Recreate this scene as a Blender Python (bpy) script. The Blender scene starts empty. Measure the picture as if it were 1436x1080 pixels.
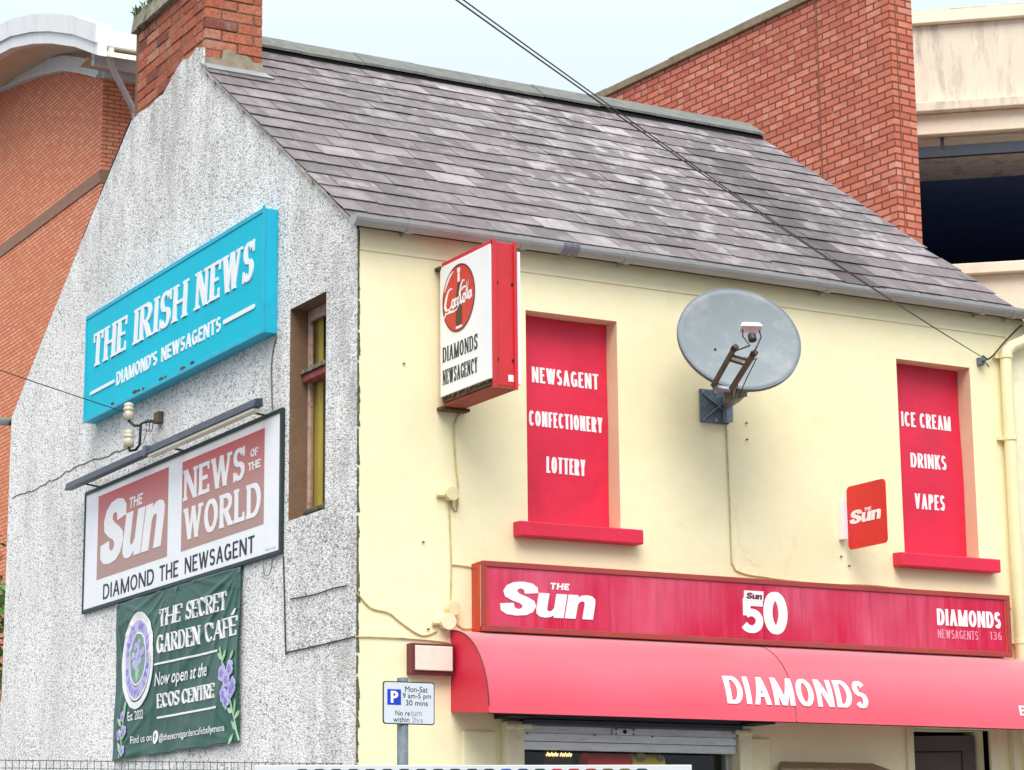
import bpy, math, random
from mathutils import Vector, Matrix, Quaternion
random.seed(7)
R = math.radians
sc = bpy.context.scene
COL = sc.collection

# ---------------------------------------------------------------- camera
cam_d = bpy.data.cameras.new("Camera")
cam = bpy.data.objects.new("Camera", cam_d); COL.objects.link(cam)
cam_d.sensor_fit = 'HORIZONTAL'; cam_d.sensor_width = 36.0
cam_d.lens = 3309.9/1436*36
cam_d.clip_start = 0.1; cam_d.clip_end = 1000
yaw, pitch, roll = .518752, .2097646, -.0101457
fwd = Vector((math.sin(yaw)*math.cos(pitch), math.cos(yaw)*math.cos(pitch), math.sin(pitch)))
rt = Vector((math.cos(yaw), -math.sin(yaw), 0)); up = rt.cross(fwd)
r2 = math.cos(roll)*rt + math.sin(roll)*up
u2 = -math.sin(roll)*rt + math.cos(roll)*up
cam.matrix_world = Matrix(((r2.x, u2.x, -fwd.x, -5.231), (r2.y, u2.y, -fwd.y, -10.764), (r2.z, u2.z, -fwd.z, 1.6), (0, 0, 0, 1)))
sc.camera = cam

# ---------------------------------------------------------------- light
SUN_EL, SUN_DIR = 52, Vector((-.42, -.76, 0))
world = bpy.data.worlds.new("World"); sc.world = world
world.use_nodes = True
wn, wl = world.node_tree.nodes, world.node_tree.links
for n in list(wn): wn.remove(n)
wo = wn.new('ShaderNodeOutputWorld'); wb = wn.new('ShaderNodeBackground')
sky = wn.new('ShaderNodeTexSky'); sky.sky_type = 'NISHITA'; sky.sun_disc = False
sky.sun_elevation = R(SUN_EL); sky.sun_rotation = math.atan2(SUN_DIR.x, SUN_DIR.y)
sky.air_density = 1.0; sky.dust_density = 3.0; sky.ozone_density = 2.0
mixw = wn.new('ShaderNodeMix'); mixw.data_type = 'RGBA'
mixw.inputs[0].default_value = .72
mixw.inputs[7].default_value = (7.3, 9.0, 9.6, 1)          # thin bright cloud over the blue
wl.new(sky.outputs[0], mixw.inputs[6])
# an overcast sky is about three times brighter overhead than at the horizon
tcw = wn.new('ShaderNodeTexCoord'); sxw = wn.new('ShaderNodeSeparateXYZ'); wl.new(tcw.outputs['Generated'], sxw.inputs[0])
mrw = wn.new('ShaderNodeMapRange'); wl.new(sxw.outputs['Z'], mrw.inputs[0]); mrw.inputs[1].default_value = 0; mrw.inputs[2].default_value = 1
mrw.inputs[3].default_value = .70; mrw.inputs[4].default_value = 2.25
cmw = wn.new('ShaderNodeMix'); cmw.data_type = 'RGBA'      # whiter cloud overhead
mr2 = wn.new('ShaderNodeMapRange'); wl.new(sxw.outputs['Z'], mr2.inputs[0]); mr2.inputs[1].default_value = .35; mr2.inputs[2].default_value = .7
wl.new(mr2.outputs[0], cmw.inputs[0]); cmw.inputs[6].default_value = (6.4, 7.2, 8.0, 1); cmw.inputs[7].default_value = (9.6, 9.4, 9.1, 1)
wl.new(cmw.outputs[2], mixw.inputs[7]); mixw.inputs[0].default_value = .85
vmw = wn.new('ShaderNodeVectorMath'); vmw.operation = 'SCALE'; wl.new(mixw.outputs[2], vmw.inputs[0]); wl.new(mrw.outputs[0], vmw.inputs['Scale'])
wl.new(vmw.outputs[0], wb.inputs[0])
wb.inputs[1].default_value = .095
wl.new(wb.outputs[0], wo.inputs[0])
sun_d = bpy.data.lights.new("Sun", 'SUN'); sun_d.energy = 2.2; sun_d.angle = R(40); sun_d.color = (1, .95, .88)
sun = bpy.data.objects.new("Sun", sun_d); COL.objects.link(sun)
sd = SUN_DIR.normalized()*math.cos(R(SUN_EL)) + Vector((0, 0, math.sin(R(SUN_EL))))
sun.rotation_euler = sd.to_track_quat('Z', 'Y').to_euler(); sun.location = (-10, -20, 30)
sc.view_settings.view_transform = 'Standard'; sc.view_settings.look = 'None'
sc.view_settings.exposure = 0.38; sc.view_settings.gamma = 1
sc.cycles.max_bounces = 6

# ---------------------------------------------------------------- materials
def S(r, g, b):
    f = lambda c: (c/255/12.92 if c/255 <= .04045 else ((c/255+.055)/1.055)**2.4)
    return (f(r), f(g), f(b), 1)
class NT:
    def __init__(s, name):
        s.m = bpy.data.materials.new(name); s.m.use_nodes = True
        s.n, s.l = s.m.node_tree.nodes, s.m.node_tree.links
        s.b = s.n['Principled BSDF']
    def new(s, t, **k):
        n = s.n.new(t)
        for a, v in k.items(): setattr(n, a, v)
        return n
    def link(s, a, b): s.l.new(a, b)
    def coord(s, scale=(1, 1, 1), kind='Object'):
        t = s.new('ShaderNodeTexCoord'); m = s.new('ShaderNodeMapping')
        m.inputs['Scale'].default_value = scale; s.link(t.outputs[kind], m.inputs[0]); return m.outputs[0]
    def noise(s, vec, scale, detail=3, rough=.55, dist=0):
        n = s.new('ShaderNodeTexNoise'); s.link(vec, n.inputs['Vector'])
        n.inputs['Scale'].default_value = scale; n.inputs['Detail'].default_value = detail
        n.inputs['Roughness'].default_value = rough; n.inputs['Distortion'].default_value = dist
        return n.outputs['Fac']
    def ramp(s, fac, stops, interp='LINEAR'):
        r = s.new('ShaderNodeValToRGB'); s.link(fac, r.inputs[0]); e = r.color_ramp.elements
        r.color_ramp.interpolation = interp
        while len(e) < len(stops): e.new(.5)
        for i, (p, c) in enumerate(stops):
            e[i].position = p; e[i].color = c if hasattr(c, '__len__') else (c, c, c, 1)
        return r.outputs[0]
    def mix(s, fac, a, b, mode='MIX'):
        n = s.new('ShaderNodeMix', data_type='RGBA', blend_type=mode)
        for i, v in ((0, fac), (6, a), (7, b)):
            if hasattr(v, 'is_output'): s.link(v, n.inputs[i])
            else: n.inputs[i].default_value = v
        return n.outputs[2]
    def math(s, op, a, b=0.0):
        n = s.new('ShaderNodeMath', operation=op)
        for i, v in ((0, a), (1, b)):
            if hasattr(v, 'is_output'): s.link(v, n.inputs[i])
            else: n.inputs[i].default_value = v
        return n.outputs[0]
    def bump(s, h, strength=.5, dist=.01, prev=None):
        n = s.new('ShaderNodeBump'); s.link(h, n.inputs['Height'])
        n.inputs['Strength'].default_value = strength; n.inputs['Distance'].default_value = dist
        if prev is not None: s.link(prev, n.inputs['Normal'])
        return n.outputs[0]
    def done(s, col=None, rough=.6, normal=None, spec=None, metal=0):
        if col is not None:
            if hasattr(col, 'is_output'): s.link(col, s.b.inputs['Base Color'])
            else: s.b.inputs['Base Color'].default_value = col
        if hasattr(rough, 'is_output'): s.link(rough, s.b.inputs['Roughness'])
        else: s.b.inputs['Roughness'].default_value = rough
        if normal is not None: s.link(normal, s.b.inputs['Normal'])
        if spec is not None: s.b.inputs['Specular IOR Level'].default_value = spec
        s.b.inputs['Metallic'].default_value = metal
        return s.m
def paint(name, c, rough=.5, var=.08, scale=5, stretch=(1, 1, 1), dirt=None, damt=0, dscale=3, bump=.08, bscale=60, spec=.5, metal=0):
    t = NT(name); v = t.coord(stretch)
    n = t.noise(v, scale, 4)
    lo = tuple(x*(1-var) for x in c[:3])+(1,); hi = tuple(min(1, x*(1+var)) for x in c[:3])+(1,)
    col = t.ramp(n, [(.3, lo), (.7, hi)])
    if dirt is not None:
        d = t.noise(v, dscale, 6, .7)
        col = t.mix(t.ramp(d, [(.5, 0.), (.72, damt)]), col, dirt)
    nb = t.bump(t.noise(v, bscale, 3), bump, .004)
    return t.done(col, rough, nb, spec, metal)

M = {}
def roughcast():
    t = NT('roughcast_render'); v = t.coord((1, .62, 1)); v0 = t.coord()
    vo = t.new('ShaderNodeTexVoronoi', feature='F1'); t.link(v, vo.inputs['Vector']); vo.inputs['Scale'].default_value = 105
    sep = t.new('ShaderNodeSeparateColor'); t.link(vo.outputs['Color'], sep.inputs[0])
    stone = t.ramp(sep.outputs[0], [(0, (.42, .42, .42, 1)), (.12, (.66, .66, .66, 1)), (.3, (.86, .86, .85, 1)), (.6, (.93, .93, .92, 1)), (1, (.96, .96, .95, 1))])
    n1 = t.noise(v, 62, 4, .62, .8)
    cl = t.noise(v0, 3.3, 3)                                  # the coat is rougher in places
    sx = t.new('ShaderNodeSeparateXYZ'); tc = t.new('ShaderNodeTexCoord'); t.link(tc.outputs['Object'], sx.inputs[0])
    # dirtier square of old coat beside the corner, below the window
    dsq = t.math('MULTIPLY', t.math('MULTIPLY', t.math('LESS_THAN', sx.outputs['Y'], .86), t.math('GREATER_THAN', sx.outputs['Z'], 2.85)), t.math('LESS_THAN', sx.outputs['Z'], 3.56))
    n1b = t.math('SUBTRACT', t.math('ADD', n1, t.math('MULTIPLY', t.math('SUBTRACT', cl, .5), -.16)), t.math('MULTIPLY', dsq, .035))
    worm = t.ramp(n1b, [(.34, (.17, .17, .18, 1)), (.40, (.50, .50, .50, 1)), (.47, (1, 1, 1, 1))])
    col = t.mix(.74, stone, worm, 'MULTIPLY')
    big = t.noise(t.coord((1, 1.5, .6)), 1.1, 7, .68)
    col = t.mix(t.ramp(big, [(.46, 0.), (.64, .62)]), col, t.mix(.42, col, (.30, .295, .285, 1)))
    st = t.noise(t.coord((1, 5, .5)), 1.3, 6, .66)
    col = t.mix(t.ramp(st, [(.54, 0.), (.72, .5)]), col, t.mix(.5, col, (.24, .235, .22, 1)))
    # damp staining high under the stack and along the street corner
    hi = t.new('ShaderNodeMapRange'); t.link(sx.outputs['Z'], hi.inputs[0]); hi.inputs[1].default_value = 4.9; hi.inputs[2].default_value = 6.6
    co = t.new('ShaderNodeMapRange'); t.link(sx.outputs['Y'], co.inputs[0]); co.inputs[1].default_value = 1.1; co.inputs[2].default_value = .1
    pt = t.noise(t.coord((1, 2.2, .9)), 2.3, 6, .7)
    m1 = t.math('MULTIPLY', t.math('MAXIMUM', hi.outputs[0], co.outputs[0]), t.ramp(pt, [(.40, 0.), (.60, .9)]))
    col = t.mix(m1, col, t.mix(.5, col, (.25, .235, .20, 1)))
    br = t.noise(v0, 2.1, 3); col = t.mix(t.ramp(br, [(.62, 0.), (.72, .14)]), col, (.45, .38, .22, 1))
    h = t.math('ADD', t.math('MULTIPLY', vo.outputs['Distance'], -.9), t.math('MULTIPLY', n1, 1.1))
    return t.done(col, .9, t.bump(h, .45, .010), .2)
def cream():
    t = NT('cream_masonry_paint'); v = t.coord()
    n = t.noise(v, 1.1, 5, .6); f = t.noise(v, 9, 4)
    base = t.ramp(n, [(.3, S(243, 233, 190)), (.7, S(247, 239, 202))])
    col = t.mix(t.ramp(f, [(.5, 0.), (.75, .25)]), base, S(232, 216, 160))
    d = t.noise(t.coord((1.6, 1, .7)), 2.2, 7, .72)
    col = t.mix(t.ramp(d, [(.60, 0.), (.78, .32)]), col, S(170, 160, 110))
    w = t.new('ShaderNodeTexVoronoi', feature='DISTANCE_TO_EDGE'); dn_ = t.new('ShaderNodeTexNoise'); t.link(v, dn_.inputs['Vector']); dn_.inputs['Scale'].default_value = 6; dn_.inputs['Detail'].default_value = 5
    va = t.new('ShaderNodeVectorMath', operation='MULTIPLY_ADD'); t.link(dn_.outputs['Color'], va.inputs[0]); va.inputs[1].default_value = (.22, .22, .22); t.link(v, va.inputs[2]); t.link(va.outputs[0], w.inputs['Vector']); w.inputs['Scale'].default_value = 1.5
    mask = t.ramp(t.noise(v, 1.7, 2), [(.60, 0.), (.68, 1.)])
    crack = t.math('MULTIPLY', t.ramp(w.outputs['Distance'], [(0., .3), (.006, 0.)]), mask)
    col = t.mix(crack, col, S(140, 125, 85))
    rn = t.noise(t.coord((9, 1, .55)), 1.5, 6, .7); col = t.mix(t.ramp(rn, [(.60, 0.), (.76, .26)]), col, S(206, 194, 142))
    sp = t.noise(v, 24, 3, .5); col = t.mix(t.ramp(sp, [(.72, 0.), (.76, .22)]), col, S(186, 172, 122))
    nb = t.bump(t.noise(v, 70, 4), .16, .004); nb = t.bump(t.noise(t.coord((.8, 1, 1.2)), 4.5, 4, .55), .22, .020, nb)
    return t.done(col, .75, nb, .25)
def slate():
    t = NT('weathered_slate'); v = t.coord()
    a = t.new('ShaderNodeVertexColor', layer_name='col')
    sp = t.new('ShaderNodeSeparateColor'); t.link(a.outputs[0], sp.inputs[0])
    base = t.ramp(sp.outputs[0], [(0, (.074, .060, .070, 1)), (.35, (.120, .100, .112, 1)), (.7, (.165, .142, .155, 1)), (1, (.33, .305, .325, 1))])
    big = t.noise(t.coord((1, 1, 1)), 1.3, 4, .6); base = t.mix(t.ramp(big, [(.40, .55), (.60, 0.)]), base, (.085, .076, .080, 1))
    # water-run streaks down the slope, shifted from slate to slate
    mv = t.new('ShaderNodeVectorMath', operation='MULTIPLY_ADD'); t.link(a.outputs[0], mv.inputs[0]); mv.inputs[1].default_value = (9, 0, 5); t.link(t.coord(), mv.inputs[2])
    mp = t.new('ShaderNodeMapping'); t.link(mv.outputs[0], mp.inputs[0]); mp.inputs['Scale'].default_value = (9, 2.4, 2.4)
    vs = mp.outputs[0]; n = t.noise(vs, 1.7, 6, .68)
    base = t.mix(t.ramp(n, [(.42, 0.), (.68, .5)]), base, t.mix(.35, base, (.33, .315, .325, 1)))
    n0 = t.noise(vs, 3.1, 4, .6); base = t.mix(t.ramp(n0, [(.3, .35), (.48, 0.)]), base, (.07, .060, .066, 1))
    mp2 = t.new('ShaderNodeMapping'); t.link(mv.outputs[0], mp2.inputs[0]); mp2.inputs['Scale'].default_value = (3.6, 3.0, 3.0)
    p = t.noise(mp2.outputs[0], 1.7, 5, .62, .4)
    pm = t.math('MULTIPLY', t.ramp(p, [(.51, 0.), (.62, .52)]), sp.outputs[1])
    base = t.mix(pm, base, (.46, .445, .46, 1))
    vd = t.coord((3, 1, 1)); d = t.noise(vd, 3, 4)
    dm = t.math('MULTIPLY', t.ramp(d, [(.25, .6), (.6, 1.)]), sp.outputs[2])
    base = t.mix(dm, base, (.034, .025, .030, 1))
    v5 = t.coord(); sk = t.noise(v5, 70, 3); base = t.mix(t.ramp(sk, [(.70, 0.), (.76, .5)]), base, (.6, .6, .58, 1))
    nb = t.bump(t.noise(vs, 14, 5), .35, .004)
    return t.done(base, .58, nb, .35)
def brickmat(name, c1, c2, mortar, w=.225, h=.075, ms=.010, dark=None, seed=0.):
    t = NT(name)
    tc = t.new('ShaderNodeTexCoord'); sx = t.new('ShaderNodeSeparateXYZ'); cx = t.new('ShaderNodeCombineXYZ')
    t.link(tc.outputs['Object'], sx.inputs[0])
    t.link(t.math('ADD', sx.outputs['X'], sx.outputs['Y']), cx.inputs['X']); t.link(sx.outputs['Z'], cx.inputs['Y'])
    b = t.new('ShaderNodeTexBrick'); t.link(cx.outputs[0], b.inputs['Vector'])
    b.inputs['Scale'].default_value = 1; b.inputs['Mortar Size'].default_value = ms; b.inputs['Mortar Smooth'].default_value = .25
    b.inputs['Brick Width'].default_value = w; b.inputs['Row Height'].default_value = h; b.inputs['Bias'].default_value = 0
    b.inputs['Color1'].default_value = c1; b.inputs['Color2'].default_value = c2; b.inputs['Mortar'].default_value = mortar
    v = t.coord(); col = b.outputs['Color']
    n = t.noise(v, 18, 4); col = t.mix(t.ramp(n, [(.35, .35), (.65, 0.)]), col, tuple(x*.6 for x in c1[:3])+(1,))
    n2 = t.noise(v, .55, 5, .6); col = t.mix(t.ramp(n2, [(.5, 0.), (.72, .35)]), col, dark or tuple(x*.5 for x in c1[:3])+(1,))
    bv = t.new('ShaderNodeTexWhiteNoise', noise_dimensions='2D')
    fl = t.new('ShaderNodeVectorMath', operation='FLOOR'); dv_ = t.new('ShaderNodeVectorMath', operation='DIVIDE'); t.link(cx.outputs[0], dv_.inputs[0]); dv_.inputs[1].default_value = (w*.5, h, 1); t.link(dv_.outputs[0], fl.inputs[0]); t.link(fl.outputs[0], bv.inputs['Vector'])
    col = t.mix(t.math('MULTIPLY', t.ramp(bv.outputs['Value'], [(.70, 0.), (.95, .22)]), t.math('SUBTRACT', 1., b.outputs['Fac'])), col, (.80, .52, .42, 1))
    n3 = t.noise(v, 7, 5); col = t.mix(t.ramp(n3, [(.62, 0.), (.72, .3)]), col, (.75, .5, .4, 1))
    hgt = t.math('ADD', t.math('MULTIPLY', b.outputs['Fac'], -1.), t.math('MULTIPLY', n, .35))
    return t.done(col, .85, t.bump(hgt, .9, .012), .2)
def chimneybrick():
    t = NT('chimney_brick'); v = t.coord()
    a = t.new('ShaderNodeVertexColor', layer_name='col'); sp = t.new('ShaderNodeSeparateColor'); t.link(a.outputs[0], sp.inputs[0])
    col = t.ramp(sp.outputs[0], [(0, (.17, .065, .05, 1)), (.3, (.36, .10, .06, 1)), (.7, (.47, .15, .085, 1)), (1, (.54, .25, .17, 1))])
    n = t.noise(v, 26, 6, .7); col = t.mix(t.ramp(n, [(.36, .6), (.56, 0.)]), col, (.20, .07, .05, 1))
    n2 = t.noise(v, 60, 4, .6); col = t.mix(t.ramp(n2, [(.58, 0.), (.70, .45)]), col, (.62, .34, .24, 1))
    g = t.noise(v, 4.5, 6, .72); col = t.mix(t.ramp(g, [(.52, 0.), (.66, .6)]), col, (.36, .27, .23, 1))
    k = t.noise(t.coord((1, 2, 1)), 3.1, 5, .7); col = t.mix(t.ramp(k, [(.56, 0.), (.70, .55)]), col, (.12, .085, .07, 1))
    return t.done(col, .9, t.bump(t.noise(v, 50, 5, .65), .8, .008), .15)

def streaky(name, c, pale, dark, rough=.35, sx=14):
    t = NT(name); v = t.coord((sx, 1, .9))
    n = t.noise(v, 1.6, 6, .7); big = t.noise(t.coord((1, 1, .6)), 1.3, 3)
    col = t.mix(t.ramp(n, [(.5, 0.), (.75, .34)]), c, pale)
    col = t.mix(t.ramp(big, [(.48, 0.), (.68, .5)]), col, pale)
    n2 = t.noise(v, 2.3, 4); col = t.mix(t.ramp(n2, [(.3, .35), (.48, 0.)]), col, dark)
    return t.done(col, rough, t.bump(t.noise(v, 20, 3), .04, .003))
def faded_panel():
    # print bleached from below, still red along the top
    t = NT('faded_print_red'); tc = t.new('ShaderNodeTexCoord'); sx = t.new('ShaderNodeSeparateXYZ'); t.link(tc.outputs['Object'], sx.inputs[0])
    n = t.noise(t.coord((1, 1, .5)), 3, 4)
    z = t.math('ADD', sx.outputs['Z'], t.math('MULTIPLY', n, .07))
    f = t.new('ShaderNodeMapRange'); t.link(z, f.inputs[0]); f.inputs[1].default_value = 3.60; f.inputs[2].default_value = 4.19
    col = t.ramp(f.outputs[0], [(0, S(176, 140, 128)), (.45, S(180, 132, 122)), (.72, S(192, 100, 94)), (1, S(204, 46, 54))])
    return t.done(col, .3)
def foliage(name, c1, c2):
    t = NT(name); a = t.new('ShaderNodeVertexColor', layer_name='col'); sp = t.new('ShaderNodeSeparateColor'); t.link(a.outputs[0], sp.inputs[0])
    return t.done(t.ramp(sp.outputs[0], [(0, c1), (1, c2)]), .55)

M['rough'] = roughcast(); M['cream'] = cream(); M['slate'] = slate(); M['cbrick'] = chimneybrick()
M['mortar'] = paint('mortar', S(120, 84, 66), .95, .2, 30, bump=.4, bscale=120)
M['cement'] = paint('cement_flaunching', S(150, 140, 122), .9, .2, 14, dirt=S(90, 92, 62), damt=.8, dscale=9, bump=.5, bscale=50)
M['vmortar'] = paint('verge_mortar', S(178, 172, 158), .95, .2, 16, dirt=S(112, 108, 92), damt=.8, dscale=9, bump=.5, bscale=50)
M['crown'] = paint('mossy_concrete', S(140, 134, 118), .95, .4, 22, dirt=S(52, 58, 34), damt=1., dscale=8, bump=.8, bscale=45)
M['lead'] = paint('lead_flashing', S(138, 141, 146), .55, .12, 9, bump=.2, bscale=20)
M['ridge'] = paint('ridge_tile', S(96, 99, 97), .8, .15, 8, dirt=S(136, 138, 118), damt=.6, dscale=14, bump=.3, bscale=50)
M['gutter'] = paint('grey_plastic', S(164, 168, 167), .42, .06, 3, stretch=(1, 4, 4), dirt=S(110, 108, 98), damt=.35, dscale=5)
M['tape'] = paint('grey_tape', S(118, 122, 136), .35, .1, 12)
M['boxcream'] = paint('cream_box', S(226, 214, 166), .5, .05, 6, dirt=S(176, 164, 120), damt=.5, dscale=8)
M['creamplastic'] = paint('cream_painted_pipe', S(240, 230, 184), .5, .05, 6, dirt=S(190, 178, 130), damt=.4, dscale=6)
M['creamtrim'] = paint('cream_trim', S(234, 226, 190), .55, .05, 5, dirt=S(160, 150, 110), damt=.5, dscale=5)
M['redpaint'] = paint('red_masonry_paint', S(218, 34, 70), .5, .07, 4, dirt=S(176, 28, 58), damt=.6, dscale=2.4, bump=.35, bscale=16)
M['white'] = paint('white_vinyl', S(240, 240, 243), .4, .02, 4, bump=.01)
M['white2'] = paint('white_acrylic', S(244, 246, 250), .25, .02, 3, dirt=S(190, 200, 205), damt=.25, dscale=2, bump=.01)
M['black'] = paint('black_vinyl', S(24, 34, 44), .45, .05, 4, bump=.01)
M['cyan'] = paint('cyan_panel', S(0, 190, 216), .45, .04, 1.2, dirt=S(0, 164, 204), damt=.25, dscale=2, bump=.01, spec=.1)
M['cyan_frame'] = paint('cyan_frame', S(0, 176, 208), .5, .05, 2, dirt=S(10, 110, 140), damt=.35, dscale=7, bump=.02)
M['dgreen'] = paint('dark_green_metal', S(28, 48, 50), .45, .15, 6, dirt=S(80, 84, 80), damt=.3, dscale=10)
M['trough'] = paint('dark_blue_grey_metal', S(50, 60, 74), .5, .2, 5, stretch=(1, 1, 3), dirt=S(104, 100, 94), damt=.6, dscale=4)
M['diffuser'] = paint('milky_diffuser', S(214, 214, 196), .4, .06, 5)
M['faded'] = faded_panel()
M['discred'] = paint('disc_red', S(205, 34, 34), .35, .05, 5)
M['flagred'] = paint('flag_red', S(214, 14, 20), .35, .05, 5, stretch=(1, 8, .6))
M['signred'] = paint('sign_red_metal', S(206, 42, 52), .45, .08, 3, stretch=(1, 1, .5), dirt=S(150, 50, 40), damt=.5, dscale=6)
M['rustred'] = paint('rusting_red_metal', S(150, 66, 52), .7, .2, 8, dirt=S(90, 60, 44), damt=.7, dscale=8, bump=.3)
M['rust'] = paint('rust', S(92, 70, 50), .9, .3, 20, bump=.5)
M['fascia'] = streaky('faded_magenta_acrylic', S(196, 12, 62), S(226, 118, 148), S(150, 8, 44))
M['fframe'] = paint('oxide_red_frame', S(160, 62, 58), .55, .12, 4, dirt=S(120, 76, 66), damt=.6, dscale=7)
M['fside'] = paint('orange_red_side', S(192, 64, 34), .5, .08, 4, dirt=S(140, 60, 44), damt=.5, dscale=6)
def awning_mat():
    t = NT('red_awning_vinyl'); v = t.coord((1, 1, 1))
    n = t.noise(v, 1.6, 4); c = t.ramp(n, [(.3, S(226, 52, 80)), (.7, S(232, 64, 92))])
    sp = t.noise(t.coord((1, 2, 2)), 5, 2, .3); c = t.mix(t.ramp(sp, [(.69, 0.), (.75, .45)]), c, S(172, 44, 66))
    t.b.inputs['Sheen Weight'].default_value = 1.0; t.b.inputs['Sheen Roughness'].default_value = .5
    t.b.inputs['Coat Weight'].default_value = .35; t.b.inputs['Coat Roughness'].default_value = .35
    return t.done(c, .5, t.bump(t.noise(t.coord((1.6, 5, 5)), 2.2, 4, .5), .22, .012))
M['awning'] = awning_mat()
M['awning_end'] = paint('red_awning_end', S(214, 34, 66), .5, .06, 3)
M['maroon'] = paint('maroon_metal', S(104, 34, 42), .5, .12, 6)
M['lightface'] = paint('frosted_lamp_face', S(226, 220, 204), .3, .04, 8, dirt=S(196, 200, 184), damt=.4, dscale=6)
M['dish'] = paint('dish_grey', S(124, 134, 140), .6, .06, 3, dirt=S(150, 156, 156), damt=.7, dscale=6, spec=.25)
M['galv'] = paint('galvanised_steel', S(134, 146, 156), .45, .2, 22, dirt=S(170, 180, 186), damt=.5, dscale=30, metal=.3)
M['galvdark'] = paint('weathered_galvanised', S(98, 112, 126), .55, .25, 12, dirt=S(60, 68, 76), damt=.6, dscale=14, metal=.2)
M['armbrown'] = paint('rusty_arm', S(96, 84, 66), .7, .25, 14, dirt=S(58, 56, 52), damt=.7, dscale=16)
M['cable'] = paint('dark_cable', S(36, 36, 38), .5, .1, 10)
M['wirecream'] = paint('painted_over_cable', S(198, 184, 130), .6, .2, 16, dirt=S(128, 112, 66), damt=.7, dscale=14)
M['wiregrey'] = paint('weathered_cable', S(104, 100, 94), .6, .2, 14)
M['porcelain'] = paint('porcelain', S(206, 200, 180), .3, .1, 20, dirt=S(150, 140, 118), damt=.4, dscale=18)
M['reveal'] = paint('brown_reveal', S(122, 96, 74), .85, .1, 6, dirt=S(150, 126, 104), damt=.4, dscale=40, bump=.3)
M['peach'] = paint('peach_reveal', S(226, 202, 168), .75, .04, 5, bump=.1)
M['peel'] = paint('peeling_pink_wood', S(196, 164, 152), .8, .15, 12, dirt=S(120, 70, 62), damt=.8, dscale=22, bump=.6, bscale=40)
M['peel2'] = paint('peeling_red_wood', S(150, 62, 64), .8, .2, 12, dirt=S(128, 116, 100), damt=.9, dscale=16, bump=.6, bscale=40)
M['curtain'] = paint('olive_curtain', S(214, 192, 92), .8, .12, 12, stretch=(1, 3, .4))
M['glass_dark'] = paint('window_glass_teal', S(28, 70, 80), .08, .2, 2, bump=.0)
M['lightblind'] = paint('pale_blind', S(232, 236, 238), .6)
def glass():
    t = NT('clear_glass'); n = t.n
    tr_, gl, mx, lw = t.new('ShaderNodeBsdfTransparent'), t.new('ShaderNodeBsdfGlossy'), t.new('ShaderNodeMixShader'), t.new('ShaderNodeLayerWeight')
    tr_.inputs[0].default_value = (.93, .94, .92, 1); gl.inputs['Roughness'].default_value = .02; lw.inputs['Blend'].default_value = .5
    t.link(t.math('ADD', t.math('MULTIPLY', t.math('POWER', lw.outputs['Facing'], 4.), .45), .03), mx.inputs[0]); t.link(tr_.outputs[0], mx.inputs[1]); t.link(gl.outputs[0], mx.inputs[2])
    t.link(mx.outputs[0], n['Material Output'].inputs['Surface']); return t.m
M['glass'] = glass()
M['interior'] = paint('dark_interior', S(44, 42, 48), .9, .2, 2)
M['shutter'] = paint('shutter_dark_metal', S(56, 66, 82), .5, .15, 8, stretch=(1, 1, 6))
M['alu'] = paint('aluminium_rail', S(206, 208, 208), .35, .1, 5, stretch=(1, 1, 6), dirt=S(130, 126, 118), damt=.4, dscale=12, metal=.55)
M['door'] = paint('brown_door', S(92, 80, 82), .55, .1, 5)
M['dark'] = paint('dark_gap', S(22, 22, 24), .8, .1, 5)
M['timber'] = paint('weathered_timber', S(150, 136, 106), .85, .2, 10, stretch=(1, 6, 6), dirt=S(90, 84, 66), damt=.6, dscale=8)
M['boxred'] = paint('display_red', S(244, 30, 34), .35, .05, 5)
M['boxyellow'] = paint('display_yellow', S(255, 214, 30), .4, .1, 25)
M['cola'] = paint('bottle_brown', S(74, 26, 18), .4, .2, 14)
M['boxbrown'] = paint('display_brown', S(70, 48, 20), .5, .2, 9)
def glow():
    t = NT('lit_neon'); t.b.inputs['Emission Color'].default_value = (1, .72, .32, 1); t.b.inputs['Emission Strength'].default_value = 1.6
    return t.done((.8, .6, .3, 1), .5)
M['glow'] = glow()
M['banner'] = None
def banner_mat():
    t = NT('green_banner_vinyl'); v = t.coord()
    n = t.noise(v, 2.2, 4); c = t.ramp(n, [(.3, S(6, 74, 58)), (.7, S(12, 86, 66))])
    t.b.inputs['Coat Weight'].default_value = .25; t.b.inputs['Coat Roughness'].default_value = .25
    return t.done(c, .32, t.bump(t.noise(v, 9, 3), .08, .01))
M['banner'] = banner_mat()
M['lilac'] = paint('lilac_print', S(186, 180, 226), .4, .08, 30)
M['lilac2'] = paint('violet_print', S(146, 132, 214), .4, .1, 40)
M['sage'] = paint('sage_print', S(120, 156, 138), .4, .2, 30)
M['leafprint'] = paint('pale_leaf_print', S(168, 206, 170), .4, .1, 20)
M['parkblue'] = paint('parking_blue', S(14, 60, 190), .4, .03, 5)
M['signgrey'] = paint('reflective_sheet', S(206, 214, 224), .35, .03, 5, dirt=S(220, 220, 210), damt=.5, dscale=12)
M['inkfade'] = paint('worn_sign_ink', S(150, 158, 166), .5, .2, 30)
M['fadedink'] = paint('faded_fascia_ink', S(226, 150, 170), .5, .1, 20)
M['boardw'] = paint('pale_grey_board', S(206, 212, 216), .45, .05, 8, dirt=S(160, 166, 168), damt=.4, dscale=16)
M['fence'] = paint('dark_fence_wire', S(70, 76, 82), .5, .1, 10)
M['brickL'] = brickmat('orange_brick', S(252, 168, 132), S(236, 140, 108), S(160, 96, 74), dark=S(206, 132, 78))
M['brickR'] = brickmat('pink_red_brick', S(216, 132, 108), S(188, 102, 84), S(110, 62, 54), dark=S(150, 84, 70))
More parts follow.
